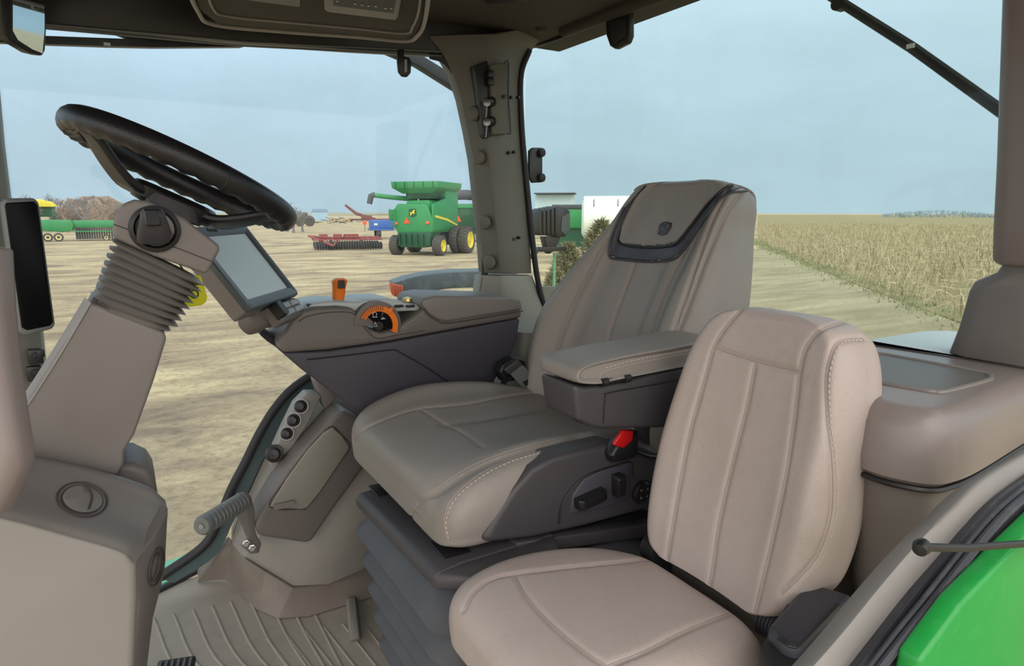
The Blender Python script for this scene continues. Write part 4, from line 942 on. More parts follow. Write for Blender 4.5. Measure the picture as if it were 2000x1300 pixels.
for s, dz in ((.8, .008), (.5, .013), (.1, .015)): rows.append([c0+(p-c0)*s+Z*dz for p in lr])
jb = loft(grid(rows, 320, 240)); tb = bvh(jb)
sj = [[(1300, 1100), (1312, 1030), (1322, 970), (1345, 850), (1375, 740), (1393, 678), (1415, 640), (1445, 605)], [(1393, 678), (1440, 695), (1500, 712), (1560, 725)],
      [(1474, 706), (1458, 790), (1428, 910), (1403, 1020), (1390, 1110), (1380, 1160)], [(1560, 725), (1552, 800), (1535, 920), (1508, 1050), (1484, 1150), (1466, 1225)],
      [(1560, 725), (1572, 680), (1600, 645), (1645, 628)], [(1685, 660), (1640, 665), (1622, 690), (1612, 740), (1615, 820), (1625, 900), (1625, 1000), (1600, 1080), (1560, 1130), (1528, 1160)]]
jb = groove(jb, [cast(tb, s, 60) for s in sj], .0035, .0048)
jback = ob('backrest', jb, M['leather2'], js); tb = bvh(jb)
ob('seam_line', [tube(cast(tb, s, 60, off=-.0002), .0009, 6) for s in sj], M['seam'], jback)
dd = dashes(cast(tb, [(a+8, b+4) for a, b in sj[5]], 110, off=.0006), .0009, .0045, .0035)
if dd: s_ = ob('stitching', dd, M['stitch'], jback); s_['kind'] = 'stuff'
CT2 = [(.372, .07, .69, .438, .433, .415), (.375, .115, .69, .458, .453, .40), (.392, .152, .69, .477, .471, .38), (.43, .176, .69, .488, .481, .37), (.50, .188, .692, .491, .484, .36), (.58, .186, .686, .488, .482, .36), (.66, .174, .672, .482, .475, .37), (.715, .152, .655, .472, .462, .38), (.735, .122, .645, .453, .446, .39), (.742, .09, .645, .43, .425, .40)]
rows = []
for x, hw, c, zt_, ze, zb in CT2:
    hgt = ze-zb
    h = [(.35, zt_), (.65, zt_-.002), (.84, ze-.002), (.95, ze-hgt*.18), (1.0, ze-hgt*.45), (.97, ze-hgt*.8), (.88, zb), (.45, zb)]
    rows.append([Vector((x, c, zt_))]+[Vector((x, c+q*hw, z)) for q, z in h]+[Vector((x, c, zb))]+[Vector((x, c-q*hw, z)) for q, z in reversed(h)])
jc = loft(grid(rows, 320, 240)); tb = bvh(jc)
sc2 = [[(905, 1190), (925, 1155), (960, 1130), (1005, 1120), (1100, 1108), (1200, 1098), (1285, 1088)], [(1005, 1120), (1030, 1165), (1080, 1220), (1140, 1270), (1185, 1300)], [(1185, 1300), (1260, 1270), (1340, 1230), (1440, 1190)]]
jc = groove(jc, [cast(tb, s, 60) for s in sc2], .0035, .0048)
jcu = ob('seat_cushion', jc, M['leather2'], js); tb = bvh(jc)
ob('seam_line', [tube(cast(tb, s, 60, off=-.0002), .0009, 6) for s in sc2 if len(cast(tb, s, 60)) > 3], M['seam'], jcu)
# hinge bar and base
a = P(1300, 1052, x=.765); b = P(1520, 1192, x=.765)
ob('hinge_bar', tube([Vector((.775, .80, .478)), Vector((.775, .46, .478))], .010, 12), M['black'], js)
for y0 in (.79, .545):
    ob('hinge_boot', [tube([Vector((.765, y0-.022*k/4, .462)), Vector((.765, y0-.022*k/4-.004, .462))], .026, 16) for k in range(6)], M['rubber'], js)
ob('seat_bracket', box((.79, .64, .40), (.02, .22, .12)), M['taupe_d'], js, bevel=.003)
ob('seat_base', box((.62, .64, .18), (.28, .24, .36)), M['charcoal'], js, bevel=.02, seg=3)
# black latch / buckle box near the door
lb = E('door_side_stowage', 'black and slate rubber-edged stowage box beside the passenger seat cushion', 'box', P(1560, 1230, y=.42))
g = PP([(1486, 1255), (1500, 1225), (1540, 1165), (1560, 1150), (1640, 1150), (1700, 1180), (1620, 1310), (1540, 1330), (1500, 1300)], z=.52)
ob('body', prism(g, (0, 0, -.10)), M['rubber'], lb, bevel=.012, seg=3)
g = PP([(1500, 1220), (1562, 1150), (1600, 1140), (1668, 1160), (1560, 1262), (1530, 1252)], z=.538)
ob('lid', prism(g, (0, 0, -.03)), M['dleather'], lb, bevel=.008, seg=3)
ob('lid_groove', tube(crm(PP([(1520, 1245), (1545, 1262), (1570, 1252), (1640, 1180)], z=.5385), 30), .002, 6), M['black'], lb)
# =============== rear storage box and shelf ===============
rb = E('rear_side_console', 'wide taupe moulded console with a recessed tray behind the passenger seat', 'console', P(1850, 850, y=.5))
zr = .80
# plan outline of the top: rounded corner near (1830,850)
def top(px, py): return P(px, py, z=zr)
TI = [(1660, 745), (1720, 775), (1800, 792), (1835, 790), (1880, 776), (1960, 742), (2060, 700)]     # top plan edge near the camera
EI = [(1660, 805), (1730, 835), (1790, 848), (1830, 848), (1880, 838), (1960, 805), (2060, 762)]
LI = [(1660, 870), (1722, 884), (1790, 890), (1835, 890), (1900, 880), (1970, 858), (2060, 822)]
edge = [Vector((.99, .80, zr)), Vector((.945, .56, zr))]+[top(*p) for p in TI[1:]]
rows = []
bkr = [Vector((XR-.012, .80, zr)), Vector((XR-.012, .76, zr)), Vector((XR-.012, .70, zr)), Vector((XR-.012, .64, zr)), Vector((XR-.012, .6, zr)), Vector((XR-.012, .5, zr)), Vector((XR-.012, .42, zr))]
e1_ = [q+Vector((-.022, -.022, -.014)) for q in edge]
cr0 = crm(edge, 50)
def off(pts, dx, dz):
    o = []
    for i, p in enumerate(pts):
        t = (pts[min(i+1, len(pts)-1)]-pts[max(i-1, 0)]).normalized(); n = t.cross(Z).normalized()
        if n.dot(CAMP-p) < 0: n = -n
        o.append(p+n*dx+Z*dz)
    return o
rows = [crm(bkr, 50), cr0, off(cr0, .010, -.003), off(cr0, .020, -.012), off(cr0, .028, -.03), off(cr0, .034, -.075), off(cr0, .032, -.095), off(cr0, .02, -.105)]
ob('top_cover', loft(rows, False), M['boxp'], rb)
rows = [off(cr0, .024, -.105), off(cr0, .02, -.12), off(cr0, .0, -.2), off(cr0, .0, -.75)]
ob('cover_gap', tube(off(cr0, .026, -.106), .004, 6), M['black'], rb)
ob('lower_body', loft([off(cr0, .02, -.106), off(cr0, .018, -.16), off(cr0, .0, -.30), off(cr0, -.0, -.78)], False), M['taupe_d'], rb)
# tray recess with raised rim
tr_ = [(1640, 700), (1700, 690), (1780, 702), (1915, 728), (1934, 736), (1926, 744), (1850, 764), (1825, 765), (1790, 760), (1690, 742), (1640, 730)]
tp = PP(tr_, z=zr+.001)
ob('tray_rim', tube(crm(tp, 80, True), .004, 8, closed=True), M['taupe'], rb)
ti = crm(tp, 60, True); c = sum(ti, Vector())/60
ob('tray_floor', loft([ti, [c+(p-c)*.94+Z*.0006 for p in ti], [c+(p-c)*.05+Z*.0006 for p in ti]]), M['taupe_d'], rb)
# groove line at the back
ob('shelf_groove', tube([P(1690, 672, z=zr+.001), P(1860, 697, z=zr+.001), P(2050, 728, z=zr+.001)], .0014, 6), M['seamd'], rb)
# pale ledge outside the rear window
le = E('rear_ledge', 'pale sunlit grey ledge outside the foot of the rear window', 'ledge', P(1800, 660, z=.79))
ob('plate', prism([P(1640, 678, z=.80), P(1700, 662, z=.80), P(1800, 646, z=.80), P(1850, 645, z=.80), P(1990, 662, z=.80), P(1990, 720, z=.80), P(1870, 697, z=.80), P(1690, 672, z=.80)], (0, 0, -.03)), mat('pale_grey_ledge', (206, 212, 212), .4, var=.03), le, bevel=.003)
# ---- door opening trim, seals and green fender (bottom right)
o1 = [(1560, 1330), (1640, 1240), (1730, 1130), (1800, 1050), (1860, 990), (1930, 925), (2060, 850)]
o2 = [(1650, 1330), (1720, 1240), (1790, 1150), (1850, 1080), (1905, 1015), (1960, 960), (2060, 890)]
dz = .30
def band(pa, pb, ya_, yb_, h=.02, n=30):
    A_ = crm(PP(pa, y=ya_), n); B_ = crm(PP(pb, y=yb_), n); d_ = Vector((.0, .03, -.03))
    return loft([[a, b, b+d_, a+d_] for a, b in zip(A_, B_)])
struct('trim_16', band(o1, o2, .30, .285), M['taupe_l'], label='light taupe trim strip along the rear edge of the door opening', bevel=.004)
o3 = [(1700, 1330), (1770, 1240), (1835, 1160), (1890, 1090), (1940, 1030), (1985, 985), (2060, 925)]
o4 = [(1770, 1330), (1830, 1240), (1890, 1160), (1945, 1095), (1990, 1045), (2030, 1010), (2070, 975)]
o5 = [(1830, 1330), (1880, 1260), (1930, 1200), (1985, 1130), (2030, 1080), (2080, 1030), (2120, 1000)]
struct('trim_17', band([(a+2, b) for a, b in o2], o3, .278, .270), M['seal'], label='inner black rubber door seal', bevel=.003)
struct('trim_18', band([(a+2, b) for a, b in o3], o4, .262, .255), M['seal'], label='outer scuffed slate rubber door seal', bevel=.003)
struct('trim_19', [tube(crm(PP(o3, y=.258), 30), .004, 8), tube(crm(PP([(a-22, b) for a, b in o3], y=.266), 30), .003, 8)], M['seal'], label='raised beads of the door seal')
gf = PP([(1790, 1340), (1800, 1290), (1880, 1180), (1960, 1095), (2080, 975), (2140, 1340)], y=.235)
fg = E('rear_fender', 'glossy bright green painted fender outside the door opening at the bottom right', 'fender', gf[1])
ob('panel', prism(gf, (0, .02, -.0)), M['green'], fg, bevel=.004)
# black check strap rod
rd = E('door_strut', 'thin black door strut ending in a ball joint above the green fender', 'strut', P(1940, 1065, y=.24))
ob('rod', tube(PP([(1800, 1068), (1880, 1070), (1960, 1064), (2080, 1056)], y=.225), .0032, 10), M['black'], rd)
ob('ball_joint', lathe([(.0001, -.007), (.005, -.005), (.0065, 0), (.005, .005), (.0001, .007)], P(1800, 1068, y=.225), (1, .2, .2), 14), M['black'], rd)
# ---- items at the rear window
lt = E('window_latch', 'black rear window hinge latch with two round bumpers next to the corner pillar', 'latch', P(1048, 322, y=YR-.02))
ob('plate', prism(PP([(1034, 294), (1040, 288), (1060, 288), (1060, 356), (1040, 357), (1034, 345)], y=YR-.0), (0, .012, 0)), M['black'], lt, bevel=.003)
for py in (298, 347):
    ob('bumper', lathe([(.014, -.01), (.014, .01), (.009, .014), (.0001, .014)], P(1056, py, y=YR), (.2, -1, 0), 18), M['rubber'], lt)
rm = E('window_catch', 'black rounded catch pod hanging from the rear window header', 'catch', P(1205, 40, x=XR-.04))
ob('body', prism(PP([(1180, 20), (1229, 10), (1229, 70), (1224, 84), (1200, 96), (1190, 90), (1183, 70)], x=XR-.045), (.02, 0, 0)), M['black'], rm, bevel=.006, seg=3)
ob('inner_face', prism(PP([(1192, 40), (1222, 38), (1222, 70), (1200, 84), (1192, 74)], x=XR-.0465), (.004, 0, 0)), M['rubber'], rm, bevel=.001)
gsr = E('rear_wiper', 'black rear wiper arm running diagonally outside the rear window', 'wiper', P(1780, 100, x=XR+.04))
ob('arm', tube([P(1600, -20, x=XR+.05), P(1780, 94, x=XR+.05), P(1960, 222, x=XR+.05)], [.008, .0085, .0095], 8), M['rubber'], gsr)
ob('blade', tube([P(1615, -22, x=XR+.045), P(1790, 88, x=XR+.045), P(1960, 208, x=XR+.045)], .003, 6), M['dgrey'], gsr)
ob('knuckle', lathe([(.014, -.01), (.014, .01), (.0001, .011)], P(1640, 8, x=XR+.05), (-1, 0, 0), 14), M['black'], gsr)
ob('clip', box(P(1779, 90, x=XR+.042), (.006, .014, .008)), M['white'], gsr)
# ---- work light outside the rear corner
wl = E('work_light', 'black finned work light on a bracket outside the rear right corner', 'work light', P(1080, 480, y=2.25))
yw = 2.25
k = (P(1080, 440, y=yw)-CAMP).dot(fwd)/F_PX
body = [(1052, 415), (1058, 406), (1085, 402), (1100, 402), (1112, 410), (1115, 430), (1112, 450), (1104, 462), (1062, 462), (1052, 452)]
ob('housing', prism([P(a, b, y=yw) for a, b in [(1088, 402), (1104, 404), (1114, 412), (1115, 446), (1104, 463), (1088, 462)]], (0, .09, 0)), M['black'], wl, bevel=.006)
ob('lens', prism([P(a, b, y=yw-.004) for a, b in [(1098, 424), (1113, 414), (1114, 446), (1104, 458), (1096, 450)]], (0, .004, 0)), M['dgrey'], wl)
ob('core', prism(PP([(1058, 412), (1090, 408), (1090, 460), (1062, 456)], y=yw+.01), (0, .07, 0)), M['black'], wl)
for i in range(5):
    x0 = 1053+i*8
    ob('cooling_fin', prism(PP([(x0, 418-i*3), (x0+5, 408-i*1.5), (x0+5, 460), (x0, 452+i*1)], y=yw), (0, .09, 0)), M['black'], wl, bevel=.001)
ob('foot', prism(PP([(1064, 462), (1096, 462), (1090, 476), (1082, 490), (1074, 496), (1068, 480)], y=yw+.02), (0, .04, 0)), M['black'], wl, bevel=.003)
ob('mount_bar', [box(P(1072, 486, y=yw+.03), (.16, .03, .02)), tube([P(1050, 486, y=yw+.03), P(1040, 500, y=YR+.12), P(1010, 500, y=YR+.06)], .012, 6)], M['black'], wl, bevel=.002)
pw = E('marker_post', 'pale green upright post under the work light outside', 'post', P(1082, 560, y=2.3))
q_ = P(1082, 560, y=2.3)
ob('post', tube([Vector((q_.x, 2.3, P(1082, 494, y=2.3).z)), Vector((q_.x, 2.3, GZ))], .006, 8), M['mint'], pw)
# ---- grey rear fender extension with an orange lamp outside the right window
fe = E('outer_fender', 'curved grey plastic wheel fender with an orange reflector outside the right window', 'fender', P(850, 590, y=2.6))
yo = 2.75
ft = [(760, 546), (800, 534), (860, 526), (945, 523), (1010, 524)]; fbm = [(770, 578), (790, 582), (828, 584), (836, 568), (900, 562), (1010, 562)]
A_ = crm(PP(ft, y=yo), 30); B_ = crm(PP([(770, 552), (808, 541), (862, 533), (945, 530), (1010, 531)], y=yo-.25), 30)
C_ = crm(PP([(768, 578), (800, 583), (830, 575), (880, 563), (1010, 561)], y=yo-.26), 30); D_ = crm(PP([(770, 578), (800, 578), (836, 570), (880, 560), (1010, 558)], y=yo), 30)
ob('fender_shell', loft([[a, b, c, d] for a, b, c, d in zip(A_, B_, C_, D_)]), M['fender'], fe, bevel=.004)
ob('support_arm', [tube([P(1000, 545, y=yo-.1), P(1000, 600, y=YR+.1)], .03, 8), tube([P(1000, 545, y=yo-.1), Vector((P(1000, 545, y=yo-.1).x, yo-.1, GZ))], .04, 8)], M['black'], fe)
rf = PP([(762, 552), (776, 556), (788, 557), (789, 577), (785, 581), (768, 577), (764, 566)], y=yo-.275)
ob('orange_reflector', prism(rf, (0, .02, 0)), M['amber'], fe, bevel=.004)
for i in range(4): ob('reflector_rib', tube([P(768+i*5, 558, y=yo-.276), P(770+i*4.7, 577, y=yo-.276)], .0025, 5), M['amber'], fe)
# =============== outdoors ===============
def gm(name, c1, c2, c3, sx, sy, s=1.0, fine=(110, 100, 84)):
    m = bpy.data.materials.new(name); m.use_nodes = True; t = m.node_tree; b = t.nodes['Principled BSDF']; b.inputs['Roughness'].default_value = .95; b.inputs['Specular IOR Level'].default_value = .1
    tc = N(t, 'ShaderNodeTexCoord'); mp = N(t, 'ShaderNodeMapping'); mp.inputs['Scale'].default_value = (sx, sy, 1); mp.inputs['Rotation'].default_value = (0, 0, math.radians(31))
    t.links.new(tc.outputs['Object'], mp.inputs[0])
    n1 = N(t, 'ShaderNodeTexNoise', Scale=s, Detail=9.0, Roughness=.68); n1.inputs['Distortion'].default_value = .6; t.links.new(mp.outputs[0], n1.inputs['Vector'])
    r = N(t, 'ShaderNodeValToRGB'); t.links.new(n1.outputs[0], r.inputs[0]); e = r.color_ramp
    e.elements[0].position = .36; e.elements[0].color = rgba(c1); e.elements[1].position = .64; e.elements[1].color = rgba(c3); q = e.elements.new(.49); q.color = rgba(c2)
    n2 = N(t, 'ShaderNodeTexNoise', Scale=7.0, Detail=8.0, Roughness=.75); t.links.new(tc.outputs['Object'], n2.inputs['Vector'])
    mr = N(t, 'ShaderNodeMapRange'); mr.inputs['From Min'].default_value = .48; mr.inputs['From Max'].default_value = .66; mr.inputs['To Max'].default_value = .55; t.links.new(n2.outputs[0], mr.inputs[0])
    mx = N(t, 'ShaderNodeMix', data_type='RGBA'); t.links.new(mr.outputs[0], mx.inputs[0]); t.links.new(r.outputs[0], mx.inputs[6]); mx.inputs[7].default_value = rgba(fine)
    t.links.new(mx.outputs[2], b.inputs['Base Color'])
    bp = N(t, 'ShaderNodeBump', Strength=.8, Distance=.08); t.links.new(n2.outputs[0], bp.inputs['Height']); t.links.new(bp.outputs[0], b.inputs['Normal']); return m
mg = gm('straw_littered_dirt', (138, 124, 108), (184, 166, 136), (218, 200, 160), .5, 1.2, .45)
mpath = gm('mown_grass_track', (146, 138, 112), (170, 160, 132), (188, 180, 150), .3, 1.4, .5, fine=(138, 130, 100))
mfield = gm('stubble_field_soil', (132, 124, 92), (154, 144, 110), (172, 162, 128), .8, .8, 1.2, fine=(118, 112, 78))
struct('floor_1', prism([(-900, -300, GZ), (1500, -300, GZ), (1500, 1600, GZ), (-900, 1600, GZ)], (0, 0, -.3)), mg, label='straw littered bare ground of the farm yard', smooth=False)
bpy.data.objects['floor_1'].name = 'ground'; 
tp = [G(1150, 700), G(1490, 478), G(1560, 505), G(1700, 560), G(1890, 640), G(2050, 700), G(2400, 1200), G(1100, 1300)]
gt = ob('grass_track', prism([p+Z*.012 for p in tp], (0, 0, -.05)), mpath, smooth=False); gt['kind'] = 'structure'; gt['label'] = 'pale mown grass track beside the stubble field'
# stubble field to the horizon
fld = [G(1480, 466), G(1500, 482), G(1600, 528), G(1750, 585), G(1900, 640), G(2300, 800), G(4000, 600), G(3200, 421), G(1900, 419.5), G(1480, 419.5)]
ff = ob('stubble_field', prism([p+Z*.03 for p in fld], (0, 0, -.06)), mfield, smooth=False); ff['kind'] = 'structure'; ff['label'] = 'field of pale cut corn stubble running to the horizon'
# far low rise on the left, pale green field strip
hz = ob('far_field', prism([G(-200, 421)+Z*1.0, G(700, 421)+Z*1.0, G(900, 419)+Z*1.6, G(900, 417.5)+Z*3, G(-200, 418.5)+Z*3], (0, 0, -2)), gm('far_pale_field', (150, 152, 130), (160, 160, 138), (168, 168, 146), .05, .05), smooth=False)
hz['kind'] = 'structure'; hz['label'] = 'pale far field under the skyline'
def hexm(name, c, r=.9): return mat(name, c, r, var=.15, vscale=3)
mst = [hexm('corn_husk', (184, 174, 142)), hexm('corn_stem', (140, 128, 96)), hexm('weed_green', (136, 142, 102))]
# corn stubble rows: stuff
rs = np.random.default_rng(3)
def inF(p, poly): return inside(p[0], p[1], poly)
fpoly = [(p.x, p.y) for p in fld]
V = [[], [], []]; Fq = [[], [], []]
e0 = G(1490, 478); e1__ = G(1870, 622); rd_ = (e1__-e0).normalized(); rn = Vector((rd_.y, -rd_.x, 0))
cnt = 0
if rn.dot(G(1900, 500)-e0) < 0: rn = -rn
for row in range(0, 95):
    d_ = row*.76+.15
    Ln = 150 if row < 30 else 220
    s = -40.0
    while s < 130:
        s += rs.uniform(.09, .24)*(1+row*.035)
        p = e1__+rd_*(-s)*1.0+rn*(d_+rs.normal(0, .10))
        if not inF((p.x, p.y), fpoly): continue
        q = toPx(p); 
        if q[0] < 1440 or q[0] > 2050 or q[1] < 421: continue
        k = 0 if rs.random() < .55 else 1
        hgt = rs.uniform(.30, .75); w = rs.uniform(.010, .024)*(1+row*.016); th_ = rs.uniform(0, math.pi); dx = Vector((math.cos(th_), math.sin(th_), 0)); ln_ = Vector((rs.normal(0, .16), rs.normal(0, .16), 0))
        b0 = Vector((p.x, p.y, GZ+.02)); t0 = b0+Z*hgt+ln_
        n0 = len(V[k]); V[k] += [b0-dx*w, b0+dx*w, t0+dx*w*.6, t0-dx*w*.6]; Fq[k].append((n0, n0+1, n0+2, n0+3))
        if rs.random() < .9:   # drooping leaf
            m0 = b0.lerp(t0, rs.uniform(.4, 1)); dr_ = Vector((rs.normal(0, .22), rs.normal(0, .22), rs.uniform(-.3, .05)))
            kk = 0; n0 = len(V[kk]); V[kk] += [m0-Z*w, m0+Z*w, m0+dr_+Z*w*.4, m0+dr_-Z*w*.4]; Fq[kk].append((n0, n0+1, n0+2, n0+3))
        cnt += 1
for k, (nm, lb_) in enumerate((('corn_husks', 'dry pale corn husks and leaves standing in the stubble field'), ('corn_stems', 'cut corn stems standing in rows in the stubble field'))):
    o = ob(nm, (V[k], Fq[k]), mst[k], smooth=False); tag(o, lb_, 'corn stubble', kind='stuff')
# green weeds along the field edge
Vw = []; Fw = []
for i in range(4500):
    s = rs.uniform(-60, 60); p = e1__+rd_*(-s)+rn*(rs.normal(-.2, .45)); q = toPx(p)
    if q[0] < 1440 or q[0] > 1980: continue
    th_ = rs.uniform(0, math.pi); dx = Vector((math.cos(th_), math.sin(th_), 0))*.03; b0 = Vector((p.x, p.y, GZ)); t0 = b0+Vector((rs.normal(0, .06), rs.normal(0, .06), rs.uniform(.08, .24)))
    n0 = len(Vw); Vw += [b0-dx, b0+dx, t0]; Fw.append((n0, n0+1, n0+2))
o = ob('edge_weeds', (Vw, Fw), mst[2], smooth=False); tag(o, 'low green weeds along the edge of the stubble field', 'weeds', kind='stuff')

# ---- helper frame for machines: origin at ground pixel, heading yaw about camera direction
def LF(px, py, yaw=0, dist=None):
    o = G(px, py) if dist is None else None
    if dist is not None:
        r = ray(px, py); h = Vector((r.x, r.y, 0)).normalized(); o = h*dist+Z*GZ
    base = math.atan2(o.y, o.x)+math.radians(yaw)     # forward = away from camera, rotated
    fw = Vector((math.cos(base), math.sin(base), 0)); rt = Vector((fw.y, -fw.x, 0))
    return o, rt, fw
def LP(fr, x, y, z): return fr[0]+fr[1]*x+fr[2]*y+Z*z
def lbox(fr, x0, x1, y0, y1, z0, z1):
    return box(LP(fr, (x0+x1)/2, (y0+y1)/2, (z0+z1)/2), (x1-x0, y1-y0, z1-z0), (fr[1], fr[2], Z))
def lprism(fr, pts, axis, d):           # axis 'y': pts are (x,z) at y=pts y; extrude along y
    if axis[0] == 'y': P_ = [LP(fr, a, axis[1], b) for a, b in pts]; return prism(P_, fr[2]*d)
    P_ = [LP(fr, axis[1], a, b) for a, b in pts]; return prism(P_, fr[1]*d)
def wheel(par, fr, x, y, r, w, rimm, name='wheel', outer=1):
    c = LP(fr, x, y, r); ax = fr[1]*outer
    o = ob(name, lathe([(r*.55, -w/2), (r*.93, -w/2), (r, -w*.36), (r, w*.36), (r*.93, w/2), (r*.55, w/2), (r*.5, w*.3)], c, ax, 32, cap=False), M['tyre'], par)
    lug = []
    for k in range(22):
        t = 2*math.pi*k/22; a, b, n = frame(ax); rd = a*math.cos(t)+b*math.sin(t); tn = n.cross(rd)
        for s in (-1, 1): lug.append(box(c+rd*r*1.01+n*w*.22*s+tn*(.06*r if s > 0 else -.03*r), (w*.5, r*.07, r*.06), (n+tn*.5*s, tn, rd)))
    ob('tread_lugs', lug, M['tyre'], o, smooth=False)
    ob('rim', lathe([(r*.58, w*.30), (r*.62, w*.53), (r*.54, w*.50), (r*.46, w*.34), (r*.2, w*.30), (r*.17, w*.42), (.001, w*.42)], c, ax, 28), rimm, o)
    return o
# ---- combine harvester, seen from behind
fr = LF(806, 499, yaw=-27)
S = (fr[0]-Vector((0, 0, GZ))).length/42.0
cb = E('combine_harvester', 'green combine harvester with yellow wheel rims seen from behind through the right window', 'combine harvester', fr[0])
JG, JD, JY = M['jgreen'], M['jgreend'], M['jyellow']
ob('rear_hood', lprism(fr, [(-1.55, 1.95), (-1.6, 3.0), (-1.2, 3.55), (1.0, 3.5), (1.25, 3.0), (1.5, 2.3), (1.45, 1.55), (-1.2, 1.5)], ('y', .2), 3.4), JG, cb, bevel=.12, seg=3)
ob('upper_hood', lprism(fr, [(-.9, 3.3), (-.75, 3.75), (.9, 3.8), (1.1, 3.3)], ('y', .8), 2.4), JG, cb, bevel=.1, seg=3)
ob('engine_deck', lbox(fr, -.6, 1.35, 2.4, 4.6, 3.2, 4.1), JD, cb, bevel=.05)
ob('side_panel', lprism(fr, [(.3, 1.7), (.3, 3.5), (2.2, 3.9), (4.5, 4.0), (4.6, 2.0), (2.6, 1.75)], ('x', 1.35), .18), JG, cb, bevel=.04)
ob('cab_tower', lbox(fr, .1, 1.45, 2.6, 4.8, 3.4, 4.5), JG, cb, bevel=.05)
tk = [[LP(fr, x, y, z) for x, y in ((-a, .9-b), (a, .9-b), (a, 4.3+b), (-a, 4.3+b))] for a, b, z in ((1.15, 0, 4.25), (1.75, .35, 4.62), (1.8, .4, 5.05))]
ob('grain_tank_extension', loft(tk), JG, cb, bevel=.02)
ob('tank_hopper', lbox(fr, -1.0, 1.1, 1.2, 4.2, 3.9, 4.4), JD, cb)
for k in range(5):
    x = -1.45+k*.72; ob('tank_rib', lbox(fr, x-.015, x+.015, .47, .53, 4.62, 5.04), JD, cb)
# unloading auger
ob('auger_tube', tube([LP(fr, -.6, 2.2, 3.85), LP(fr, -2.2, 1.5, 4.0), LP(fr, -3.4, 1.0, 4.15)], .17, 14), JG, cb)
ob('auger_spout', tube([LP(fr, -3.35, 1.0, 4.2), LP(fr, -3.62, .9, 4.1), LP(fr, -3.75, .85, 3.55)], [.2, .22, .2], 12), M['dark'], cb)
# rear body detail
ob('rear_ladder_rail', [tube([LP(fr, -1.75, .1, 1.9), LP(fr, -1.75, .1, 3.2)], .03, 6), tube([LP(fr, -1.35, .1, 1.9), LP(fr, -1.35, .1, 3.2)], .03, 6)]+[tube([LP(fr, -1.75, .1, 2.0+k*.28), LP(fr, -1.35, .1, 2.0+k*.28)], .02, 6) for k in range(5)], JG, cb)
ob('left_wing', lbox(fr, -1.95, -1.5, .3, 1.4, 2.4, 3.15), JG, cb, bevel=.05)
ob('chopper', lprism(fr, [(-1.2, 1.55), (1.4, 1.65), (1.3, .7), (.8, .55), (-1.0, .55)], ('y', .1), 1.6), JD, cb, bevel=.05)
ob('axle', lbox(fr, -1.6, 1.6, .5, .8, .6, .85), JG, cb, bevel=.03)
ob('under_body', lbox(fr, -1.1, 1.1, .9, 4.5, .6, 1.6), M['dark'], cb, bevel=.05)
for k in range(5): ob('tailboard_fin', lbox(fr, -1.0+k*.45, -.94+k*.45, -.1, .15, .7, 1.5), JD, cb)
ob('yellow_stripe', lprism(fr, [(.5, 2.62), (.5, 2.78), (2.6, 2.5), (4.4, 2.05), (4.3, 1.98), (2.5, 2.36)], ('x', 1.535), .02), JY, cb)
ob('deer_emblem', lprism(fr, [(-.22, 2.95), (-.05, 2.95), (.05, 3.1), (.2, 3.12), (.12, 2.98), (.16, 2.82), (.05, 2.9), (-.08, 2.86), (-.14, 2.72), (-.2, 2.78), (-.16, 2.88)], ('y', .155), .03), JY, cb)
ob('emblem_plate', lprism(fr, [(-.3, 2.7), (-.28, 3.18), (.24, 3.2), (.28, 2.72), (0, 2.62)], ('y', .18), .03), JD, cb)
ob('warning_triangle', lprism(fr, [(-.72, 2.2), (-.22, 2.2), (-.47, 2.62)], ('y', .15), .03), M['smv'], cb)
for x, z in ((-1.3, 2.2), (1.1, 2.25)): ob('tail_lamp', lbox(fr, x-.13, x+.13, .12, .2, z-.1, z+.1), M['amber'], cb, bevel=.02)
wheel(cb, fr, -1.55, .65, .68, .6, JY, outer=-1); wheel(cb, fr, 1.75, .65, .68, .6, JY)
wheel(cb, fr, 1.75, 3.8, .98, .6, JY); wheel(cb, fr, 2.5, 3.8, .98, .6, JY); wheel(cb, fr, -1.75, 3.8, .98, .6, JY, outer=-1)
cb.scale = (.92, .92, .92)
# second smv sign on a post and grain cart to the right
fr2 = LF(905, 472, yaw=10)
gc = E('grain_cart', 'dark green grain cart behind the combine, cut off by the window frame', 'grain cart', fr2[0])
ob('hopper', loft([[LP(fr2, x, y, z) for x, y in ((-a, -1), (a+1.5, -1), (a+1.5, 3), (-a, 3))] for a, z in ((.8, 1.2), (2.0, 2.6), (2.1, 3.4))]), M['jgreend'], gc, bevel=.03)
ob('hopper_rim', lbox(fr2, -2.15, 3.65, -1.1, 3.1, 3.1, 3.5), JG, gc, bevel=.03)
ob('rolled_tarp', tube([LP(fr2, -2.1, -1, 3.6), LP(fr2, -1.2, -1, 4.25), LP(fr2, 0, -1, 4.3), LP(fr2, 3.5, -1, 4.1)], .45, 12), M['dark'], gc)
ob('warning_triangle', lprism(fr2, [(-.95, 1.9), (-.35, 1.9), (-.65, 2.45)], ('y', -1.15), .03), M['smv'], gc)
wheel(gc, fr2, .4, 0, .85, .6, M['dark'])
ob('drawbar', lbox(fr2, -.8, 2, -.6, .6, .7, 1.3), M['jgreend'], gc)
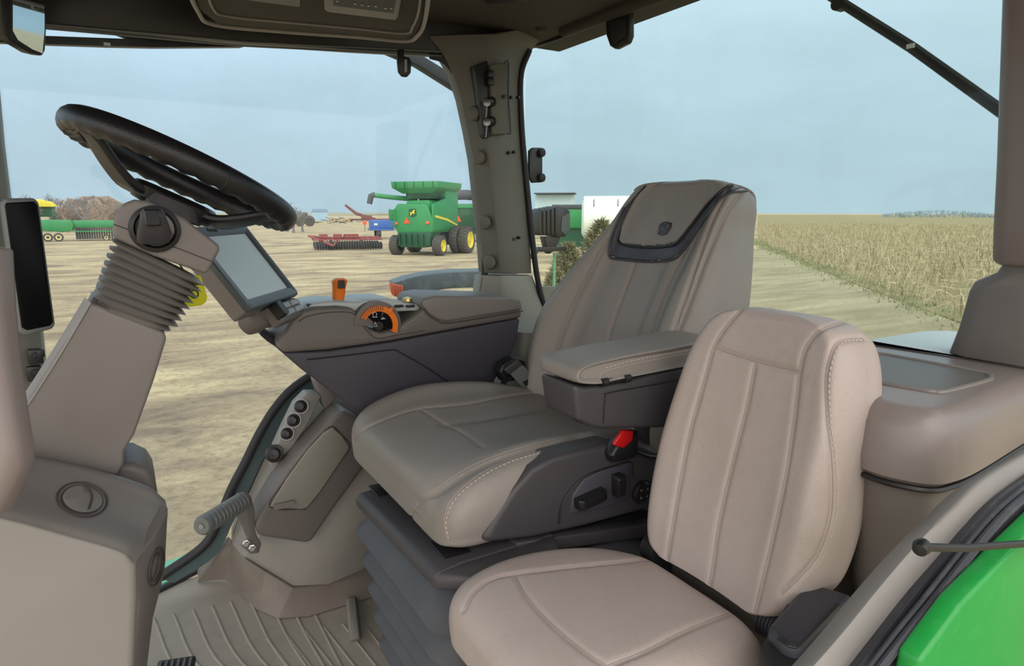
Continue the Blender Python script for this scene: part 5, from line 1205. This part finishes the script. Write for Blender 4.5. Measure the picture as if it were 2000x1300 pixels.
# blue machine left of the combine
fr3 = LF(742, 466, yaw=15)
bt_ = E('blue_tractor', 'small blue machine mostly hidden behind the left side of the combine', 'tractor', fr3[0])
ob('bonnet', lbox(fr3, -.75, 1.6, 0, 1.5, 1.05, 1.95), M['blue'], bt_, bevel=.1, seg=3)
ob('fender', lbox(fr3, -.85, 1.6, -.2, 1.7, .85, 1.05), M['blue'], bt_, bevel=.04)
ob('decal', lbox(fr3, -.55, -.2, -.02, .0, 1.4, 1.6), M['whitep'], bt_)
wheel(bt_, fr3, -.1, .4, .55, .5, M['dark'])
# red disc / cultivator
fr4 = LF(672, 487, yaw=4)
rdk = E('disc_harrow', 'faded red folding disc implement lying flat in front of the combine', 'farm implement', fr4[0])
kx = .935*(fr4[0]-CAMP).length/F_PX
g = []
def bar(a, b, r=.06): g.append(tube([LP(fr4, *a), LP(fr4, *b)], r, 6))
x0_, x1_ = -66*kx, 74*kx
for y, z in ((-.6, .75), (.6, .8), (1.8, .85)): bar((x0_+.2, y, z), (x1_, y, z))
bar((x0_, .9, 1.0), (x0_+1.6, -1.4, .35), .08); bar((x0_, .9, 1.0), (x0_+1.2, 1.8, .8), .07); bar((x0_+1.6, -1.4, .35), (x0_+2.2, .6, .8), .07)
for k in range(12): x = x0_+.4+k*(x1_-x0_-.4)/11; bar((x, -.6, .72), (x, 1.8, .85), .045)
for a, b in ((-18, -2), (-46, -30), (2, 30)): g.append(box(LP(fr4, (a+b)/2*kx, .6, .98), ((b-a)*kx, .9, .28), (fr4[1], fr4[2], Z)))
ob('frame', g, M['redpaint'], rdk)
g = [lathe([(.28, -.02), (.28, .02), (.02, .05)], LP(fr4, x0_+.4+k*(x1_-x0_-.5)/25, y, .3), fr4[1]+fr4[2]*.3, 14) for k in range(26) for y in (-.6, 1.6)]
g_ = ob('disc_gang', g, M['dark'], rdk)
for x in (-.9, 1.3): wheel(rdk, fr4, x, .3, .34, .22, M['whitep'], outer=-1)
# green seed drill far left with yellow tank
fr5 = LF(150, 470, yaw=-3); k5 = .687*(fr5[0]-CAMP).length/F_PX
sd = E('seed_drill', 'long low green seed drill with cream wheels at the left, behind the tall display', 'seed drill', fr5[0])
Lx = lambda px: (px-150)*k5
ob('box_front', lprism(fr5, [(Lx(60), 1.15), (Lx(60), 2.05), (Lx(143), 2.0), (Lx(148), 1.6), (Lx(145), .95), (Lx(125), .85)], ('y', -.6), 1.4), JG, sd, bevel=.05)
ob('long_box', lprism(fr5, [(Lx(146), 1.25), (Lx(146), 1.95), (Lx(262), 1.95), (Lx(262), 1.25)], ('y', -.2), 1.6), JG, sd, bevel=.05)
ob('walk_board', lbox(fr5, Lx(146), Lx(262), -.9, -.4, .85, .95), JG, sd)
ob('openers', [lbox(fr5, Lx(150+i*5), Lx(153+i*5), -.6, .8, .15, 1.2) for i in range(22)], M['dark'], sd)
for px in (98, 118): wheel(sd, fr5, Lx(px), -1.0, .36, .3, mat('cream_rim', (220, 208, 150), .6), outer=-1) if 0 else None
mcr = mat('cream_rim', (222, 210, 150), .6)
def facew(par, fr, x, y, r):
    c = LP(fr, x, y, r); o = ob('wheel', lathe([(r*.5, 0), (r*.95, 0), (r, .08), (r, .3), (r*.5, .3)], c, -fr[2], 24), M['tyre'], par)
    ob('rim', lathe([(r*.6, .2), (r*.6, .33), (r*.2, .28), (.001, .30)], c, -fr[2], 20), mcr, o)
for px in (98, 118, 210): facew(sd, fr5, Lx(px), -1.0, .40 if px < 200 else .28)
fr6 = LF(92, 452, yaw=0); k6 = .66*(fr6[0]-CAMP).length/F_PX
sp_ = E('air_seeder', 'green implement with a rounded yellow tank top behind the seed drill', 'seeder', fr6[0])
rows = [[LP(fr6, (x)*k6, y*1.2, z) for x, z in ((-26+18*(1-s), 3.5), (26-20*(1-s), 3.5), (27*s, 3.8), (18*s, 4.2), (-6*s, 4.55), (-26*s, 4.5))] for y, s in ((-1, .6), (-.6, 1), (.6, 1), (1, .6))]
ob('yellow_tank', loft(rows), JY, sp_, bevel=.1, seg=3)
ob('frame_body', [lbox(fr6, -24*k6, 22*k6, -.8, .8, 2.1, 3.5), lbox(fr6, -20*k6, -14*k6, -.5, .5, 0, 2.2), lbox(fr6, 14*k6, 20*k6, -.5, .5, 0, 2.2), lbox(fr6, -24*k6, 24*k6, -1, -.8, 1.2, 1.5)], JD, sp_)
# brush pile
def tuft(name, label, cat, px, py, w_m, h_m, m, n, leaf=.25, kind='stuff', seed=1, dist=None, up=0.6, dep=None, lw=.02):
    r_ = np.random.default_rng(seed); fr = LF(px, py, dist=dist); V_ = []; F_ = []
    core = []
    for i in range(n):
        u = r_.uniform(-1, 1); v = r_.uniform(-1, 1); hh = max(0, 1-u*u*.9)*r_.uniform(.05, 1)
        b = LP(fr, u*w_m, v*(dep or w_m*.5), hh*h_m)
        d = Vector((r_.normal(), r_.normal(), abs(r_.normal())*up+.1)).normalized()*leaf*r_.uniform(.5, 1.6)
        s = Vector((r_.normal(), r_.normal(), r_.normal()*.3)).normalized()*lw
        n0 = len(V_); V_ += [b-s, b+s, b+d+s*.3, b+d-s*.3]; F_.append((n0, n0+1, n0+2, n0+3))
    o = ob(name, (V_, F_), m, smooth=False); tag(o, label, cat, kind=kind); return o
mbr = mat('dry_brush', (150, 132, 116), .95, bump=1, bscale=3, bdist=.4, var=.5, vscale=2.2); mbr2 = mat('grey_bare_branches', (128, 126, 126), .95, var=.3, vscale=.6)
def mound(name, px, py, w_m, h_m, m, label, cat, seed, d=None):
    r_ = np.random.default_rng(seed); fr = LF(px, py); rows = []
    for j in range(8):
        a = math.pi/2*j/7; rr_ = math.cos(a)**.7; zz = math.sin(a)*h_m
        rows.append([LP(fr, w_m*rr_*math.cos(t)*(1+r_.normal(0, .07)), (d or w_m*.5)*rr_*math.sin(t), zz*(1+r_.normal(0, .08))) for t in [2*math.pi*i/28 for i in range(28)]])
    return fr, loft(rows)
frp, gmn = mound('b', 190, 448, 5.9, 4.8, mbr, '', '', 5)
bp2 = E('brush_pile', 'large heap of dry brown brush behind the seed drill', 'brush pile', frp[0])
ob('heap', gmn, mbr, bp2, smooth=False)
r_ = np.random.default_rng(9); V_ = []; F_ = []
for i in range(16000):
    u = r_.uniform(-1, 1); v = r_.uniform(-1, .4); hh = math.sqrt(max(0, 1-u*u))*math.sqrt(max(0, 1-v*v)); b = LP(frp, u*5.9, v*2.9, hh*4.8*r_.uniform(.75, 1.02))
    d = Vector((r_.normal(), r_.normal(), abs(r_.normal())*.5)).normalized()*r_.uniform(.4, 1.5); s = Vector((r_.normal(), r_.normal(), r_.normal())).normalized()*.03
    n0 = len(V_); V_ += [b-s, b+s, b+d]; F_.append((n0, n0+1, n0+2))
tw = ob('twigs', (V_, F_), mbr, bp2, smooth=False); tw['kind'] = 'stuff'
# bare trees
def tree(name, label, px, dist, h, spread, m, seed, group=None, lvl=5, bw=.09):
    r_ = np.random.default_rng(seed); fr = LF(px, 430, dist=dist); g = []
    def br(p, d, L, r, k):
        q = p+d*L; g.append(tube([p, p.lerp(q, .5)+Vector((r_.normal(0, .03), 0, 0))*L, q], [r, r*.8, r*.6], 4))
        if k == 0: return
        for i in range(3 if k > 2 else 3):
            nd = (d+Vector((r_.normal(0, spread), r_.normal(0, spread), r_.normal(.1, spread*.5)))).normalized(); br(p.lerp(q, r_.uniform(.5, 1)), nd, L*r_.uniform(.6, .85), r*.6, k-1)
    br(fr[0], Vector((0, 0, 1)), h*.3, bw, lvl)
    o = ob(name, g, m, smooth=False, loc=fr[0]); tag(o, label, 'tree', group); return o
TG = 'bare trees on the skyline'
for i, (px, dist, h) in enumerate(((572, 92, 5.2), (560, 98, 4.4), (590, 96, 3.8))):
    tree('bare_tree', ['tallest pale bare tree right of the steering wheel rim', 'thinner bare tree left of the tallest one on the skyline', 'low bare tree right of the tallest one on the skyline'][i], px, dist, h, .45, mbr2, 20+i, TG, lvl=5, bw=.2)
for i, (px, dist, h, lb_) in enumerate(((130, 110, 5.5, 'bare tree just right of the yellow seeder tank'), (165, 112, 6.6, 'darker dense bare tree on the skyline left of the brush pile top'), (210, 108, 6.0, 'brownish bare tree rising over the brush pile'), (235, 110, 5.6, 'bare tree at the right end of the brush pile'), (60, 115, 6.5, 'faint bare tree above the yellow seeder tank'), (100, 120, 6.6, 'faint bare tree over the right end of the yellow tank'))):
    tree('bare_tree', lb_, px, dist, h, .5, mbr2 if i % 2 else mbr, 40+i, TG, lvl=5, bw=.24)
# dark wheels / old machinery row near x=580..610
fr7 = LF(596, 442, yaw=0)
om = E('old_tractor', 'dark weathered old machine with big wheels in front of the bare trees', 'machine', fr7[0])
ob('body', [lbox(fr7, -2.0, 1.2, 0, 1.5, .9, 2.1), lbox(fr7, -3.2, -1.8, .2, 1.2, .6, 1.6), lbox(fr7, -.4, .6, .2, 1.2, 2, 2.7)], M['dark'], om, bevel=.1)
for x, r in ((-2.6, .7), (-.9, .9), (.9, 1.05)):
    c = LP(fr7, x, -.3, r); ob('wheel', lathe([(r*.5, 0), (r, .05), (r, .4), (r*.5, .45), (r*.45, .3), (.001, .3)], c, -fr7[2], 24), M['tyre'], om)
fr8 = LF(655, 436, yaw=0); k8 = (fr8[0]-CAMP).length/F_PX
oi = E('rusty_implement', 'row of dark and ochre implement frames left of the unloading auger', 'farm implement', fr8[0])
g = []
r_ = np.random.default_rng(5)
for i in range(46):
    a = LP(fr8, r_.uniform(-45, 45)*k8, r_.uniform(-1, 1), r_.uniform(.2, 1.1)); b = a+fr8[1]*r_.normal(0, 1.6)+Z*r_.normal(0, .45); b.z = max(b.z, GZ+.05); a.z = max(a.z, GZ+.05); g.append(tube([a, b], .07, 5))
ob('frame', g, M['dark'], oi)
ob('ochre_bar', [lbox(fr8, -.5+i*1.2, .1+i*1.2, -1.2, -1, .5, 1.0) for i in range(4)], mat('ochre_steel', (176, 150, 90), .8), oi)
fr9 = LF(712, 432, yaw=0); k9 = (fr9[0]-CAMP).length/F_PX
ra = E('red_auger', 'dark red auger leaning up towards the left behind the unloading spout', 'auger', fr9[0])
ob('tube', tube([LP(fr9, -34*k9, 0, 30*k9), LP(fr9, -14*k9, 0, 14*k9), LP(fr9, 20*k9, 0, 4*k9)], [.35, .5, .35], 8), M['darkred'], ra)
ob('undercarriage', [lbox(fr9, -30*k9, 60*k9, -.4, .4, .3, .8), lbox(fr9, -6*k9, 14*k9, -.5, .5, .8, 1.8)], M['darkred'], ra)
fra = LF(713, 452, yaw=0)
sv = E('warning_sign', 'small orange slow-vehicle sign on a post left of the combine', 'sign', fra[0])
ob('sign_face', lprism(fra, [(-.32, 1.0), (.32, 1.0), (.2, 1.5), (-.2, 1.5)], ('y', 0), .04), M['smv'], sv); ob('post', lbox(fra, -.04, .04, .04, .1, 0, 1.2), M['dark'], sv)
frb = LF(626, 424, dist=230)
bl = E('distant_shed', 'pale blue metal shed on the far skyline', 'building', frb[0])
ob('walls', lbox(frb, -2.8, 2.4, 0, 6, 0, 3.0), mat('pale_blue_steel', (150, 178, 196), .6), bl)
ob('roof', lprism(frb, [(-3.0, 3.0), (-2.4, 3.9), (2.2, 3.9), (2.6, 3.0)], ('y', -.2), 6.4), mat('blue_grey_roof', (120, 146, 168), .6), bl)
# right: tank, green machine, pale trailer, shrubs
frc = LF(1190, 470, yaw=0, dist=34); kc = 34/F_PX*1.02
def wp(px, py, d): r = ray(px, py); h = Vector((r.x, r.y, 0)).length; return CAMP+r*(d/h)
wt = E('white_tank', 'white ribbed liquid tank half hidden behind the driver seat backrest', 'tank', frc[0])
ct_ = wp(1210, 428, 34)
ob('tank_body', tube([wp(1136, 425, 34), wp(1142, 425, 34), wp(1260, 425, 34), wp(1290, 425, 34)], [.8, 1.05, 1.05, .9], 24), M['whitep'], wt)
ob('top_channel', box(wp(1210, 388, 34), (3.6, .9, .26), (frc[1], frc[2], Z)), M['whitep'], wt, bevel=.05)
for px in (1160, 1207): ob('strap', box(wp(px, 398, 33.1), (.05, .05, .45), (frc[1], frc[2], Z)), M['grey'], wt)
ob('cradle', [box(wp(px, 462, 34), (.2, 1.2, 1.7), (frc[1], frc[2], Z)) for px in (1155, 1240)], mat('pale_brown_frame', (176, 160, 130), .8), wt)
gmx = E('green_hopper_wagon', 'green wagon with a dark top left of the white tank', 'wagon', wp(1122, 430, 37))
ob('body', box(wp(1120, 425, 37), (2.2, 1.5, 1.2), (frc[1], frc[2], Z)), JG, gmx, bevel=.1)
ob('cover', box(wp(1122, 404, 37), (2.4, 1.6, .25), (frc[1], frc[2], Z)), M['dark'], gmx, bevel=.05)
ob('chassis', box(wp(1120, 462, 37), (1.8, 1.2, 1.1), (frc[1], frc[2], Z)), JD, gmx)
pt = E('pale_trailer', 'faint pale box trailer behind the work light', 'trailer', wp(1085, 430, 70))
ob('box_body', box(wp(1085, 405, 70), (4.0, 3, 2.6), (frc[1], frc[2], Z)), mat('pale_blue_white', (186, 208, 214), .6, var=.02), pt)
ob('chassis', box(wp(1085, 424, 70)-Z*.5, (3.2, 2, 2.6), (frc[1], frc[2], Z)), M['dark'], pt)
ob('top_rail', box(wp(1085, 378, 69), (4.2, 3, .12), (frc[1], frc[2], Z)), M['dark'], pt)
msh = mat('olive_conifer', (126, 122, 92), .95, var=.3, vscale=1.5); msh2 = mat('straw_stems', (176, 164, 124), .95, var=.2)
def bush(label, px, pyb, pyt, d, w, seed, n=5200):
    r_ = np.random.default_rng(seed); top_ = wp(px, pyt, d); hgt = top_.z-GZ; o_ = Vector((top_.x, top_.y, GZ)); V_ = []; F_ = []
    e = E('shrub', label, 'shrub', o_, 'shrubs outside the rear window')
    for i in range(n):
        z = r_.uniform(0, 1); rr_ = w*(1-z)**.6*math.sqrt(r_.uniform(.1, 1)); t = r_.uniform(0, 2*math.pi)
        b = o_+Vector((rr_*math.cos(t), rr_*math.sin(t), z*hgt*.97)); dv = Vector((math.cos(t)+r_.normal(0, .5), math.sin(t)+r_.normal(0, .5), r_.normal(.5, .5))).normalized()*r_.uniform(.08, .26)*w*.8
        s = Vector((r_.normal(), r_.normal(), r_.normal())).normalized()*.022
        n0 = len(V_); V_ += [b-s, b+s, b+dv]; F_.append((n0, n0+1, n0+2))
    f = ob('foliage', (V_, F_), msh, e, smooth=False); f['kind'] = 'stuff'
    ob('stem', tube([o_, o_+Z*hgt*.8], [.05, .01], 6), msh2, e)
bush('tallest olive-brown shrub right of the work light', 1175, 560, 425, 15, .95, 1)
bush('olive-brown shrub below the work light', 1110, 560, 470, 13, .75, 2)
bush('olive-brown shrub nearest the seat edge', 1215, 560, 428, 16, 1.1, 3)
bush('low olive-brown shrub at the foot of the work light post', 1085, 590, 520, 12, .6, 4, 3000)
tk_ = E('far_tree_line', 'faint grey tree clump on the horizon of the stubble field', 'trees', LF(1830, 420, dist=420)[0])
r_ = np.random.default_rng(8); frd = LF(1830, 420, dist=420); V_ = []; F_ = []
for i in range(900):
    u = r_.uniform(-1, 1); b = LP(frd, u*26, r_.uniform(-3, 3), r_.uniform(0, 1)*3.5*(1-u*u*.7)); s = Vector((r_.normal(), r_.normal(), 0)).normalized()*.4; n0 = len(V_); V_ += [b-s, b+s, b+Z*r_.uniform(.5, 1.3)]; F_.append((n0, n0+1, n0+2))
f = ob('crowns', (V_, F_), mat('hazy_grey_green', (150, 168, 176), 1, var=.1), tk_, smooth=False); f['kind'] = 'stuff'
